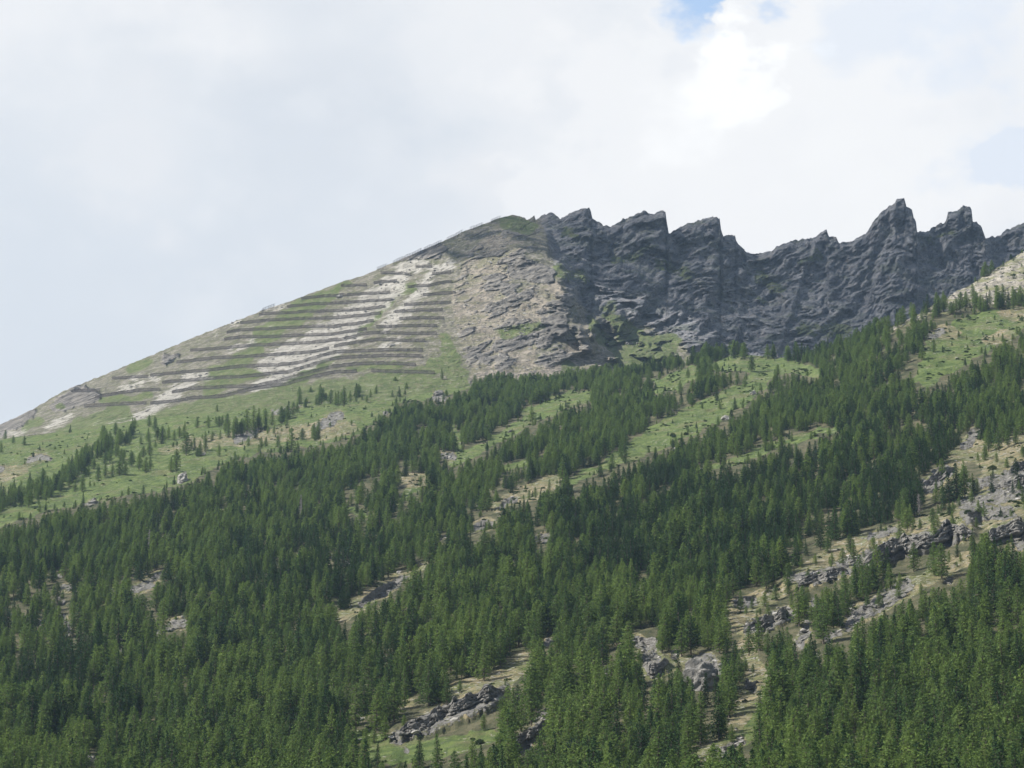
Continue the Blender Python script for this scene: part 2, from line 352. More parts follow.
rm = t.mask(t.attr('rock'), n_fin, 1.9, 0.42, 0.54)
c = t.mix(rm, c, rockc)
rm2 = t.math('MULTIPLY', t.ramp(n_fin, [(0.60, 0), (0.63, 1)]), t.math('MAXIMUM', t.attr('grass'), t.attr('dry')))
c = t.mix(t.math('MULTIPLY', rm2, t.ramp(n_big, [(0.42, 0), (0.55, 1)])), c, (0.33, 0.31, 0.27))
hgt = t.math('ADD', n_fin, t.math('MULTIPLY', t.noise(1.6, 3, 0.7), 0.4))
nr = t.bump(t.math('ADD', t.math('MULTIPLY', strat, t.math('MULTIPLY', rm, 2.2)), hgt), 1.0, 1.6)
t.surf(c, nr); M_HILL = t.m

# mountain
t = NT('mountain rock and scree')
n_mid = t.noise(0.06, 7, 0.70); n_fin = t.noise(0.17, 5, 0.72); n_pat = t.noise(0.025, 7, 0.70); n_spk = t.noise(0.20, 4, 0.65, t.coords((0.8, 0.4, 1.2), (0, R(35), 0)))
strat = t.noise(0.09, 7, 0.68, t.coords((0.28, 0.25, 1.2), (0, R(54), 0)), 0.5)
strl = t.noise(0.13, 6, 0.68, t.coords((0.3, 0.3, 1.4), (0, R(40), 0)), 0.3)
rockl = t.ramp(strl, [(0.38, (0.105, 0.10, 0.095)), (0.50, (0.215, 0.20, 0.18)), (0.62, (0.33, 0.305, 0.265))])
rockd = t.ramp(strat, [(0.36, (0.105, 0.115, 0.14)), (0.50, (0.24, 0.243, 0.262)), (0.62, (0.42, 0.415, 0.42))])
rockd = t.mix(t.ramp(n_mid, [(0.54, 0), (0.62, 0.6)]), rockd, (0.34, 0.30, 0.285))
rockd = t.mix(t.ramp(n_pat, [(0.52, 0), (0.60, 0.55)]), rockd, (0.15, 0.175, 0.115))
rockd = t.mix(t.ramp(n_spk, [(0.56, 0), (0.62, 0.7)]), rockd, (0.065, 0.07, 0.075))
rubble = t.mix(t.ramp(n_mid, [(0.42, 0), (0.58, 1)]), (0.235, 0.205, 0.16), (0.385, 0.335, 0.27))
rubble = t.mix(t.ramp(n_spk, [(0.50, 0), (0.56, 0.8)]), rubble, (0.15, 0.14, 0.12))
rubble = t.mix(t.ramp(n_pat, [(0.48, 0), (0.56, 0.75)]), rubble, (0.185, 0.18, 0.105))
rubble = t.mix(t.ramp(n_fin, [(0.58, 0), (0.63, 0.8)]), rubble, (0.47, 0.43, 0.36))
white = t.mix(t.ramp(n_mid, [(0.42, 0), (0.58, 1)]), (0.34, 0.32, 0.285), (0.53, 0.505, 0.455))
white = t.mix(t.ramp(n_spk, [(0.54, 0), (0.60, 0.7)]), white, (0.22, 0.21, 0.17))
grass = t.mix(t.ramp(n_mid, [(0.42, 0), (0.58, 1)]), (0.085, 0.118, 0.038), (0.140, 0.176, 0.060))
grass = t.mix(t.ramp(n_spk, [(0.53, 0), (0.60, 0.7)]), grass, (0.19, 0.175, 0.105))
grass = t.mix(t.ramp(n_fin, [(0.61, 0), (0.65, 0.8)]), grass, (0.34, 0.32, 0.27))
mixed = t.mix(t.ramp(n_mid, [(0.44, 0), (0.57, 1)]), (0.135, 0.14, 0.075), (0.255, 0.235, 0.185))
mixed = t.mix(t.ramp(n_spk, [(0.50, 0), (0.56, 0.75)]), mixed, (0.125, 0.115, 0.10))
mixed = t.mix(t.ramp(n_fin, [(0.56, 0), (0.61, 0.8)]), mixed, (0.36, 0.335, 0.285))
c = mixed
c = t.mix(t.mask(t.attr('tan'), n_pat, 1.6, 0.35, 0.6), c, rubble)
c = t.mix(t.mask(t.attr('dark'), n_pat, 1.8, 0.40, 0.6), c, rockd)
c = t.mix(t.mask(t.attr('crag'), n_spk, 1.4, 0.44, 0.58), c, t.mix(t.attr('dark'), rockl, rockd))
c = t.mix(t.math('MULTIPLY', t.mask(t.attr('grass'), n_mid, 1.5, 0.30, 0.6), 0.92), c, grass)
c = t.mix(t.math('MULTIPLY', t.mask(t.attr('white'), n_mid, 2.6, 0.24, 0.78), 0.88), c, white)
h = t.math('ADD', t.math('MULTIPLY', t.math('ADD', strat, strl), t.math('ADD', t.math('MULTIPLY', t.attr('crag'), 1.6), t.math('MULTIPLY', t.attr('dark'), 1.6))), t.math('MULTIPLY', n_fin, 1.2))
nr = t.bump(h, 1.0, 5.0)
t.surf(c, nr); M_MOUNT = t.m

def leaf_mat(name, c0, c1, c2, trans=0.25):
    t = NT(name)
    rnd = t.n('ShaderNodeObjectInfo').outputs['Random']
    a = t.ramp(rnd, [(0.0, c0), (0.5, c1), (1.0, c2)])
    n = t.noise(0.9, 2, 0.5, t.coords((1, 1, 1), obj=True))
    a = t.mix(t.ramp(n, [(0.35, 0.0), (0.7, 0.45)]), a, c2)
    big = t.noise(0.016, 3, 0.6, t.coords((1, 0.6, 1)))
    a = t.mix(t.ramp(big, [(0.40, 0.0), (0.62, 0.55)]), a, tuple(min(1, k * m) for k, m in zip(c2, (1.05, 1.05, 0.9))))
    d = t.n('ShaderNodeBsdfDiffuse'); t.l(a, d.inputs[0]); tr = t.n('ShaderNodeBsdfTranslucent'); t.l(a, tr.inputs[0])
    mx = t.n('ShaderNodeMixShader'); mx.inputs[0].default_value = trans; t.l(d.outputs[0], mx.inputs[1]); t.l(tr.outputs[0], mx.inputs[2])
    t.l(mx.outputs[0], t.out.inputs['Surface']); return t.m
M_LARCH = leaf_mat('larch needles', (0.064, 0.116, 0.044), (0.114, 0.184, 0.056), (0.190, 0.265, 0.076), 0.38)
M_SPRUCE = leaf_mat('spruce needles', (0.026, 0.056, 0.027), (0.042, 0.082, 0.034), (0.066, 0.118, 0.042), 0.12)
M_SHRUB = leaf_mat('shrub leaves', (0.040, 0.068, 0.025), (0.055, 0.090, 0.032), (0.080, 0.115, 0.042), 0.15)
t = NT('bark'); n = t.noise(3.0, 3, 0.6, t.coords((1, 1, 0.3), obj=True)); t.surf(t.ramp(n, [(0.3, (0.07, 0.055, 0.042)), (0.7, (0.17, 0.14, 0.115))])); M_BARK = t.m
t = NT('bleached dead wood'); n = t.noise(3.0, 3, 0.6, t.coords((1, 1, 0.3), obj=True)); t.surf(t.ramp(n, [(0.3, (0.20, 0.18, 0.17)), (0.7, (0.36, 0.33, 0.31))])); M_DEAD = t.m
t = NT('weathered timber and rusty steel'); n = t.noise(0.6, 3, 0.6); t.surf(t.ramp(n, [(0.3, (0.028, 0.022, 0.02)), (0.7, (0.065, 0.053, 0.047))]), rough=0.8); M_RACK = t.m
t = NT('galvanised posts'); n = t.noise(0.5, 2); t.surf(t.ramp(n, [(0.3, (0.15, 0.14, 0.135)), (0.7, (0.28, 0.265, 0.255))]), rough=0.6, spec=0.3); M_POST = t.m
def stone_mat(name, light):
    t = NT(name)
    st = t.noise(0.55, 5, 0.6, t.coords((0.3, 0.4, 1.6), (0, R(24), 0), obj=True)); fi = t.noise(1.5, 4, 0.7, t.coords(obj=True))
    c = rock_color(t, st, fi, light)
    up = t.n('ShaderNodeNewGeometry'); sp = t.n('ShaderNodeSeparateXYZ'); t.l(up.outputs['Normal'], sp.inputs[0])
    c = t.mix(t.math('MULTIPLY', t.ramp(sp.outputs['Z'], [(0.75, 0), (0.92, 0.8)]), t.ramp(fi, [(0.48, 0), (0.6, 1)])), c, (0.20, 0.19, 0.10))
    t.surf(c, t.bump(t.math('ADD', st, t.math('MULTIPLY', fi, 0.6)), 0.9, 0.8)); return t.m
M_STONE = stone_mat('lichen grey schist', 0.88); M_PALE = stone_mat('pale boulder stone', 1.5)

def P(o, **kw):
    for k, v in kw.items(): o[k] = v
    return o

nn, nf = len(ynear), len(yfar)
hill = grid_mesh('hillside', HX, HY, HZ, M_HILL, {
    'grass': pad(look(blur(GR, 1), UU, VG), nn, nf), 'dry': pad(np.clip(look(blur(union(DRY, RK), 5), UU, VG) * 1.6, 0, 1), nn, nf), 'rock': pad(rk * 0 + look(RK, UU, VG), nn, nf), 'scree': pad(look(blur(SCREE_R, 1), UU, VG), nn, nf)})
P(hill, kind='structure')

# ------------------------------------------------------------------ mountain sheet
RID = [(-400, 600), (-350, 565), (-100, 470), (0, 424.5), (19, 416), (37.5, 406.5), (58, 394), (75, 386), (87.5, 381.5), (106, 374), (130, 364), (150, 355.8), (197, 336), (236, 321), (269, 308),
       (291, 301), (310, 293.5), (320, 290), (344, 281), (362.5, 276), (378, 269), (397, 261), (419, 251.5), (437.5, 243.5), (456, 235.5), (462, 232), (484, 224), (499, 218), (512, 215), (520, 216),
       (526, 219), (530, 218), (532, 216.5), (534.5, 216.5), (535.7, 220), (540, 217), (549.5, 212), (555.5, 214.5), (560, 218.5), (565, 216.5), (573, 212), (580.5, 208.5), (589, 208), (591, 212.5),
       (592.5, 219), (599, 221), (603, 226), (607, 225), (610, 227), (622.5, 220), (633, 215), (644, 211), (650.6, 214.5), (655, 213), (663, 209.5), (665.5, 212), (667, 223.5), (668.6, 233.6),
       (679, 228), (694, 221), (708, 217.8), (717, 217), (719.6, 218), (721, 229), (723.5, 236), (727, 235), (735, 236), (736.3, 242), (744.5, 249.5), (748.5, 254), (751.6, 253), (759, 254),
       (773.5, 249.5), (784, 243), (797, 240), (815.6, 237), (821, 232), (826.6, 231), (829, 236), (836, 237), (838.5, 242), (843, 243), (851, 241), (860, 237), (867, 232), (873, 222), (881, 212),
       (888.5, 207), (895, 203), (896.4, 200), (904, 197), (906.5, 206.6), (912, 209.6), (913.7, 217), (916, 221), (917.2, 232), (921, 233), (933.4, 227.6), (946, 220.4), (948, 213), (957, 210.5),
       (963, 205), (967.6, 207), (971.5, 209.6), (972.8, 221), (976.6, 221), (982, 228.5), (985.5, 237.5), (993, 236.6), (995.5, 238), (1007, 229.4), (1024, 223), (1060, 200), (1120, 190), (1180, 150), (1300, 120), (1420, 60)]
ru = np.array([p[0] for p in RID], float); rv = np.array([p[1] for p in RID], float)
mcols = np.unique(np.concatenate([np.arange(-390, -20, 6.), np.arange(-20, 1044, 1.15), np.arange(1044, 1414, 6.), ru[(ru > 505) & (ru < 1044)]]))
vr = np.interp(mcols, ru, rv) + np.where(mcols > 520, 1.5, np.where(mcols < 250, 0.9, 0.45)) * fbm(mcols / 6.0, 0 * mcols, 3, 2) + np.where(mcols > 520, 0.9, 0.0) * np.round(1.6 * noise(mcols / 4.5, 0 * mcols, 12))
Yrid = smooth1(mcols, np.array([-400, 0, 250, 512, 560, 660, 760, 900, 1024, 1424.]), np.array([3400, 3600, 3640, 3700, 3770, 3900, 4020, 4200, 4350, 4600.]))
hb3000 = hill_base(mcols, np.array([2990.]))[:, 0]
vb = np.where(mcols < 440, hb3000 + 6, 0) + np.where(mcols >= 440, np.interp(mcols, [440, 560, 640, 700, 800, 900, 1024, 1424], [hb3000[np.searchsorted(mcols, 440)] + 8, 402, 398, 398, 392, 372, 350, 250]), 0)
Yb = np.interp(mcols, [-400, 440, 560, 640, 700, 800, 900, 1024, 1424], [2985, 2985, 2990, 3030, 3130, 3380, 3620, 3820, 4050])
def _sm(a_, w_=45.0):
    g_ = np.arange(-600, 1700, 2.0); k_ = np.exp(-0.5 * (np.arange(-100, 101) * 2 / w_) ** 2); k_ /= k_.sum(); return np.interp(mcols, g_, np.convolve(np.pad(np.interp(g_, mcols, a_), 100, mode="edge"), k_, "valid"))
vb = _sm(vb, 18.0); Yb = _sm(Yb)
NR = 300
tt = np.linspace(0, 1, NR)
Vm = vr[:, None] + (vb - vr)[:, None] * tt[None]
Um = np.broadcast_to(mcols[:, None], Vm.shape)
wall = sst(530, 620, mcols)[:, None]
kx = np.exp(-0.5 * (np.arange(-60, 61) / 22.0) ** 2); kx /= kx.sum()
_ug = np.arange(-500, 1600, 1.0); _vs = np.convolve(np.pad(np.interp(_ug, ru, rv), 60, mode='edge'), kx, 'valid'); vsm = np.interp(mcols, _ug, _vs)
ta = (Vm - vsm[:, None]) / (vb - vsm)[:, None]
prof = ta * (1 - wall) + wall * (0.55 * ta + 0.45 * np.sign(ta) * np.abs(ta) ** 2.2)
Ym = Yrid[:, None] + (Yb - Yrid)[:, None] * prof
edge = sst(0.0, 0.04, tt)[None]
def lineu(pts, v): return np.interp(v, [p[1] for p in pts], [p[0] for p in pts])
def lobe(uc, w1, w2, amp, env=1.0):
    x = Um - uc
    f = np.where(x < 0, sst(-w1, 0, x), 1 - sst(0, w2, x))
    return -amp * f * env
def venv(a, b, s=12): return sst(a - s, a + s, Vm) * (1 - sst(b - s, b + s, Vm))
warp = 11 * fbm(Um / 34, Vm / 22, 4, 41)
dY = np.zeros_like(Ym)
# main lit rib and the bowl to its right
dY += lobe(lineu([(530, 215), (548, 250), (562, 285), (574, 315), (590, 345), (612, 400)], Vm) + warp * 0.8, 90, 18, 95, sst(215, 250, Vm) * (1 - 0.8 * sst(318, 362, Vm)))
_n0 = dY.copy()
dY += lobe(lineu([(590, 208), (588, 260), (575, 300), (570, 330)], Vm) + warp, 40, 9, 55, (1 - sst(285, 320, Vm)))
dY += lobe(lineu([(667, 212), (662, 260), (645, 300), (622, 325), (612, 340)], Vm) + warp, 70, 12, 75, (1 - sst(318, 345, Vm)))
dY += lobe(lineu([(720, 218), (716, 270), (705, 320), (690, 370)], Vm) + warp, 60, 14, 70)
dY += lobe(lineu([(748, 250), (738, 300), (728, 370)], Vm) + warp, 26, 9, 28)
dY += lobe(lineu([(806, 240), (806, 262), (795, 290), (788, 315), (775, 360)], Vm) + warp * 0.3, 60, 5, 42, (1 - sst(330, 370, Vm)))
dY += lobe(lineu([(843, 243), (835, 280), (822, 320)], Vm) + warp, 32, 8, 26)
dY += lobe(lineu([(871, 230), (872, 250), (866, 270)], Vm) + warp * 0.3, 25, 5, 30, (1 - sst(262, 285, Vm)))
dY += lobe(lineu([(912, 200), (914, 240), (910, 290), (905, 370)], Vm) + warp, 55, 15, 75)
dY += lobe(lineu([(975, 205), (985, 240), (992, 270), (985, 330)], Vm) + warp, 60, 12, 70)
dY += lobe(lineu([(676, 320), (690, 350), (700, 385)], Vm) + warp, 90, 30, 70, sst(315, 350, Vm))
dY += lobe(lineu([(590, 320), (592, 355)], Vm) + 0.4 * warp, 24, 4, 32, venv(322, 350, 6))                  # small tower
dY += lobe(lineu([(616, 300), (622, 335)], Vm) + 0.4 * warp, 14, 5, 28, venv(300, 332, 7))
dY = _n0 + (dY - _n0) * 0.62
Xm, _, Zm = ray(Um, Vm, Ym)
def rotc(deg):
    c_, s_ = math.cos(R(deg)), math.sin(R(deg)); return Xm * c_ + Zm * s_, -Xm * s_ + Zm * c_
pa, pq = rotc(54); pb, pr = rotc(76); pc, pd = rotc(40)
wob = 14 * fbm(Xm / 110, Zm / 110, 3, 62)
rt = sst(690, 800, Um)
ledA = ridged((pa + wob) / 80, (pq + wob) / 24, 5, 61, 0.55); ledB = ridged((pb + wob) / 120, (pr + wob) / 34, 5, 63, 0.55); ledC = ridged((pc + wob) / 60, (pd + wob) / 13, 4, 64, 0.55)
lit = 1 - sst(540, 600, Um)
ledge = (ledA * (1 - rt) + (0.8 * ledA + 0.5 * ledB) * rt) * (1 - lit) * 17 + ledC * lit * 3.6
gul = ridged((pb + wob * 2) / 260, (pr + wob * 2) / 75, 3, 65) * 15 * (1 - lit)
gul = gul + ridged((pa + wob * 3) / 330, (pq + wob * 2) / 62, 3, 69) * 24 * (1 - lit)
blocky = np.round(2.2 * fbm(pc / 34, pd / 13, 3, 67)) / 2.2 * 3.6 * lit + np.round(1.6 * fbm((pa + wob) / 60, (pq + wob) / 30, 3, 68)) / 1.6 * 8.0 * (1 - lit)
DKv = look(DARKZ, Um, Vm); TNv = look(blur(TN, 5), Um, Vm); TRv = look(TERR, Um, Vm)
cragn = sst(0.0, 0.35, fbm(pc / 52, pd / 24, 4, 71) - 0.02)
crag_l = cragn * np.clip(sst(430, 480, Um) + (1 - sst(100, 220, Um)) * 0.5 + 0.0, 0, 1) * (1 - TRv)
crag_l = crag_l * (0.55 + 0.45 * TNv)
crag = np.clip(np.maximum(DKv, crag_l), 0, 1)
CR_EX = look(union(S([(588, 325, 9), (588, 345, 10)]), S([(500, 345, 7), (535, 338, 6), (560, 315, 9)]), S([(500, 375, 7), (505, 360, 8)]), S([(612, 372, 9), (625, 375, 7)]), S([(612, 305, 7), (618, 325, 8)]),
                     S([(560, 355, 6), (545, 362, 8)]), S([(520, 268, 12), (545, 275, 9)]), S([(490, 285, 7), (510, 290, 7)]), S([(440, 250, 8), (400, 256, 4)]), S([(80, 392, 8), (60, 405, 8), (95, 395, 5)]),
                     S([(165, 360, 5), (172, 358, 4)]), S([(30, 415, 5), (0, 430, 6)]), S([(560, 330, 8), (540, 345, 4)])), Um, Vm)
SCF = look(blur(union(S([(552, 378, 12), (590, 366, 14), (628, 376, 10)]), S([(480, 372, 10), (490, 388, 14), (535, 378, 14)]), S([(575, 300, 3), (588, 335, 4), (600, 352, 6)]), S([(530, 355, 8), (520, 372, 10)])), 3), Um, Vm)
crag = np.maximum(crag, CR_EX) * (1 - 0.85 * SCF)
dY += -(ledge + blocky + gul) * np.clip(0.12 + crag, 0, 1) * (0.35 + 0.65 * edge) * (1 - 0.25 * DKv)
dY += -9 * fbm(Xm / 120, Zm / 90, 4, 81) * (1 - 0.6 * TRv)
dY += -2.6 * fbm(Xm / 9, Zm / 7, 3, 91) * (0.3 + 0.7 * crag)
dY += -(5.5 * ridged((pa + wob) / 34, (pq + wob) / 9, 3, 93, 0.6) + 4.0 * np.round(1.5 * noise((pa + wob) / 22, (pq + wob) / 10, 94)) / 1.5) * (1 - lit) * DKv
dY += -2.0 * np.abs(fbm(Xm / 5, Zm / 4, 2, 95)) * (1 - TRv)
dY *= (1 - sst(0.93, 1.0, tt))[None] * 1.0
Ym = Ym + dY
Mx, My, Mz = ray(Um, Vm, Ym)
VMG, YMG = Vm, Ym
# the far side of the ridge: it has thickness and falls away behind
bk = []
jag = 5 * fbm(mcols / 12, 0 * mcols, 3, 44)
for d in (700, 450, 280, 160, 90, 45, 20, 8, 3):
    drop = d * 0.75 + 0.06 * d * jag
    bk.append((Mx[:, 0] + 0.15 * d, My[:, 0] + d, Mz[:, 0] - drop))
def sr(i): return np.stack([b[i] for b in bk], 1)
BX, BY, BZ = [np.concatenate([sr(i), A], 1) for i, A in ((0, Mx), (1, My), (2, Mz))]
nb = len(bk)
padm = lambda m: np.concatenate([np.repeat(m[:, :1], nb, 1), m], 1)
mount = grid_mesh('mountain', BX, BY, BZ, M_MOUNT, {
    'white': padm(look(blur(WH, 3), Um, Vm)), 'tan': padm(np.maximum(TNv, SCF)), 'dark': padm(DKv * (1 - SCF)), 'grass': padm(np.maximum(look(blur(MG, 2), Um, Vm), 0.85 * look(MEADF, Um, Vm)) * (1 - 0.45 * DKv)), 'crag': padm(np.clip(crag, 0, 1))}, flip=True)
P(mount, kind='structure')

# ------------------------------------------------------------------ placing on the sheets
def hill_v(u, Y):
    i = np.clip(np.searchsorted(ucols, u) - 1, 0, len(ucols) - 2); j = np.clip(np.searchsorted(Yr, Y) - 1, 0, len(Yr) - 2)
    a = np.clip((u - ucols[i]) / (ucols[i + 1] - ucols[i]), 0, 1); b = np.clip((Y - Yr[j]) / (Yr[j + 1] - Yr[j]), 0, 1)
    return (VG[i, j] * (1 - a) + VG[i + 1, j] * a) * (1 - b) + (VG[i, j + 1] * (1 - a) + VG[i + 1, j + 1] * a) * b
def hill_at(u, v):
    """nearest visible hillside point under the pixel"""
    i = int(np.clip(np.searchsorted(ucols, u) - 1, 0, len(ucols) - 1)); col = VG[i]
    w = np.where(col <= v)[0]
    j = int(w[0]) if len(w) else len(Yr) - 1
    Y = Yr[j]; return Vector(tuple(float(k) for k in ray(np.float64(u), np.float64(col[j]), Y)))
def mount_at(u, v):
    i = int(np.clip(np.searchsorted(mcols, u), 0, len(mcols) - 1)); col = VMG[i]
    j = int(np.argmin(np.abs(col - v))); Y = YMG[i, j]
    return Vector(tuple(float(k) for k in ray(np.float64(u), np.float64(col[j]), Y)))

# ------------------------------------------------------------------ tree meshes
def mesh_from(name, verts, faces, mats, midx=None, smooth=False):
    me = bpy.data.meshes.new(name); me.from_pydata(verts, [], faces)
    for m in mats: me.materials.append(m)
    if midx is not None: me.polygons.foreach_set('material_index', np.array(midx, np.int32))
    if smooth: me.polygons.foreach_set('use_smooth', np.ones(len(me.polygons), bool))
    me.update(); return me
def tube(vs, fs, pts, rad, n=6):
    b = len(vs)
    for k, (p, r) in enumerate(zip(pts, rad)):
        for j in range(n):
            a = 2 * math.pi * j / n; vs.append((p[0] + r * math.cos(a), p[1] + r * math.sin(a), p[2]))
    for k in range(len(pts) - 1):
        for j in range(n):
            fs.append((b + k * n + j, b + k * n + (j + 1) % n, b + (k + 1) * n + (j + 1) % n, b + (k + 1) * n + j))
def limb(vs, fs, a, b, r):
    i = len(vs); d = Vector(b) - Vector(a); s = d.cross(Vector((0, 0, 1)))
    if s.length < 1e-6: s = Vector((1, 0, 0))
    s = s.normalized() * r; w = Vector((0, 0, r))
    for o in (s, -s * 0.5 + w, -s * 0.5 - w): vs.append(tuple(Vector(a) + o))
    vs.append(tuple(b))
    fs += [(i, i + 1, i + 3), (i + 1, i + 2, i + 3), (i + 2, i, i + 3)]
def clump(vs, fs, p, d, size, rnd, flat=0.5):
    # a spray of three crossed leaf blades
    for k in range(2):
        a = Vector((rnd.gauss(0, 1), rnd.gauss(0, 1), rnd.gauss(0, flat))).normalized()
        b = (Vector(d) + Vector((rnd.gauss(0, .6), rnd.gauss(0, .6), rnd.gauss(0, .5)))).normalized()
        i = len(vs); s = size * rnd.uniform(0.7, 1.3)
        q = Vector(p)
        vs.append(tuple(q - a * s * 0.5 - b * s * 0.15)); vs.append(tuple(q + a * s * 0.5 - b * s * 0.1)); vs.append(tuple(q + b * s * 0.9 + a * rnd.uniform(-.3, .3) * s)); 
        fs.append((i, i + 1, i + 2))
def make_tree(kind, seed):
    rnd = random.Random(seed); H = 15.0
    tv, tf, cv, cf = [], [], [], []
    lean = (rnd.uniform(-.35, .35), rnd.uniform(-.35, .35))
    ax = lambda z: Vector((lean[0] * (z / H) ** 2 * 1.5 + 0.10 * math.sin(z * 0.8 + seed), lean[1] * (z / H) ** 2 * 1.5, z))
    tube(tv, tf, [ax(z) for z in (-1.2, 0.2, 3, 7, 11, H * 0.97)], [0.34, 0.27, 0.22, 0.16, 0.09, 0.02])
    if kind == 'larch': base, Rm, pw, nb_, up = rnd.uniform(0.04, 0.13), rnd.uniform(3.3, 4.3), rnd.choice([0.62, 0.7, 0.82]), 92, 0.05
    elif kind == 'spruce': base, Rm, pw, nb_, up = rnd.uniform(0.03, 0.08), rnd.uniform(3.0, 3.7), 0.95, 110, -0.28
    elif kind == 'roundlarch': base, Rm, pw, nb_, up = 0.10, rnd.uniform(3.6, 4.4), 0.5, 96, 0.15
    else: base, Rm, pw, nb_, up = 0.1, 3.8, 0.5, 85, 0.25
    a = rnd.uniform(0, 6.28)
    sect = [rnd.uniform(0.72, 1.12) for _ in range(7)]
    for k in range(nb_):
        t = (k + rnd.random()) / nb_; t = t ** 0.93
        z = H * (base + (1 - base) * t) * 0.995
        a += 2.399 + rnd.uniform(-.4, .4)
        prof = (1 - t) ** pw * (1 - 0.45 * math.exp(-t * 14))
        r = Rm * prof * rnd.uniform(0.62, 1.18) * sect[int((a % 6.283) / 0.9)] + 0.15
        d = Vector((math.cos(a), math.sin(a), 0))
        p0 = ax(z)
        tip = p0 + d * r + Vector((0, 0, r * (up + rnd.uniform(-.1, .1))))
        if r > 0.8: limb(tv, tf, p0, p0 + (tip - p0) * 0.85, 0.05 + 0.012 * r)
        m = max(3, int(r * 4.4))
        for j in range(m):
            f = (j + rnd.random()) / m; f = f ** 0.7
            q = p0 + (tip - p0) * f + Vector((rnd.gauss(0, .16), rnd.gauss(0, .16), rnd.gauss(0, .12) - (0.12 if kind == 'spruce' else 0.05) * r * f * f))
            side = Vector((-d.y, d.x, 0)) * rnd.gauss(0, 0.30) * (0.4 + f * 0.5) * min(r, 2.5)
            q += side
            clump(cv, cf, q, (d * 0.8 + side * 0.3 + Vector((0, 0, -0.25 if kind != 'pine' else 0.25))), (0.56 if 'larch' in kind else 0.54) * (0.75 + 0.25 * min(r, 2) / 2), rnd, 0.35)
    for j in range(10):
        q = ax(H * (0.93 + 0.07 * j / 10)); clump(cv, cf, q, (0, 0, 1), 0.42, rnd)
    tr = mesh_from(kind + '_trunk', tv, tf, [M_BARK], smooth=True)
    leaf = {'larch': M_LARCH, 'roundlarch': M_LARCH, 'spruce': M_SPRUCE, 'pine': M_SPRUCE}[kind]
    cr = mesh_from(kind + '_crown', cv, cf, [leaf])
    n = len(tv)
    both = mesh_from(kind + '_whole', tv + cv, tf + [tuple(i + n for i in f) for f in cf], [M_BARK, leaf], [0] * len(tf) + [1] * len(cf))
    return tr, cr, both
LARCH = [make_tree('larch', s) for s in range(1, 8)]
SPRUCE = [make_tree('spruce', s) for s in range(21, 26)]
PINE = [make_tree('pine', s) for s in (41, 42)]
LARCH += [make_tree('roundlarch', s) for s in (8, 9, 10, 11)]
KINDS = {'larch': LARCH, 'spruce': SPRUCE + PINE[:1]}

# ------------------------------------------------------------------ scatter the forest
def gen(step, y0, y1):
    ys = []; y = y0
    while y < y1: ys.append(y); y += step
    out = []
    for y in ys:
        w0, w1 = (-330 - 512) / F * y * 1.04, (1354 - 512) / F * y * 1.04
        xs = np.arange(w0, w1, step)
        out.append(np.stack([xs + rng.uniform(-.55, .55, len(xs)) * step, y + rng.uniform(-.55, .55, len(xs)) * step], 1))
    return np.concatenate(out)
pts = gen(6.5, 905, 3060)
X, Y = pts[:, 0], pts[:, 1]
uu = 512 + X / Y * F * CP
vv = hill_v(uu, Y)
for _ in range(2):
    uu = u_of(X, Y, vv); vv = hill_v(uu, Y)
stand = fbm(X / 60, Y / 60, 3, 101)
hgt = np.interp(Y, [900, 1600, 2300, 3100], [18.0, 16.0, 14.5, 13.0]) * (0.95 + 0.25 * stand) * (0.55 + 0.65 * rng.random(len(X)) ** 0.8)
hpx = hgt * F / Y
keep = np.ones(len(X), bool)
for k in (-0.06, 0.2, 0.45, 0.7, 0.88):
    o = look(OPEN, uu, vv - k * hpx)
    lim = rng.uniform(0.2, 0.98, len(X)) if k > 0.3 else rng.uniform(0.15, 0.7, len(X))
    keep &= ~(o > lim)
yc_t = np.interp(uu, ucols, yc)
keep &= (Y < yc_t - 2) | ((Y < yc_t + 25) & (uu > 600) & (uu < 900) & (rng.random(len(X)) < 0.5))
# a little thinning: gaps in the stand
gapn = fbm(X / 26, Y / 26, 3, 131)
dens = np.interp(Y, [900, 1500, 2200, 3100], [0.97, 0.88, 0.78, 0.72]) * (0.80 + 0.35 * sst(-0.5, 0.3, fbm(X / 16, Y / 22, 2, 171)))
keep &= rng.random(len(X)) < dens
keep &= gapn > -0.46
band = fbm((vv + 0.55 * uu) / 17, uu / 110, 3, 177)
keep &= ~((band > np.where(Y < 1900, 0.40, 0.30)) & (rng.random(len(X)) < 0.75) & (Y > 1150))
LL = blur(m_poly([(-400, 570), (0, 560), (200, 565), (230, 620), (140, 665), (-400, 700)], False), 8)          # thinner stand with stones
keep &= ~((look(LL, uu, vv - 0.5 * hpx) > 0.5) & (rng.random(len(X)) < 0.35))
X, Y, uu, vv, hgt, hpx, stand = [a[keep] for a in (X, Y, uu, vv, hgt, hpx, stand)]
DK1 = blur(union(m_poly([(560, 520), (700, 470), (860, 430), (960, 400), (960, 470), (880, 540), (760, 600), (640, 590), (560, 560)], False), m_poly([(0, 660), (120, 640), (140, 720), (0, 700)], False),
                 m_poly([(520, 480), (620, 470), (700, 480), (600, 520), (450, 560)], False), m_poly([(230, 560), (360, 530), (400, 560), (340, 620), (250, 620)], False)), 14)
psp = 0.20 + 0.42 * look(DK1, uu, vv) + 0.45 * sst(0.1, 0.45, fbm(X / 40, Y / 70, 3, 151)) - 0.12 * (Y > 2100)
isp = rng.random(len(X)) < psp
trees = [dict(x=float(a), y=float(b), u=float(c), v=float(d), h=float(e), sp=bool(s), w=float(w)) for a, b, c, d, e, s, w in zip(X, Y, uu, vv, hgt, isp, rng.uniform(0.8, 1.15, len(X)) * np.interp(Y, [900, 1800, 3000], [1.02, 1.16, 1.40]))]
n0 = 0
OP2 = blur(OPEN, 4)
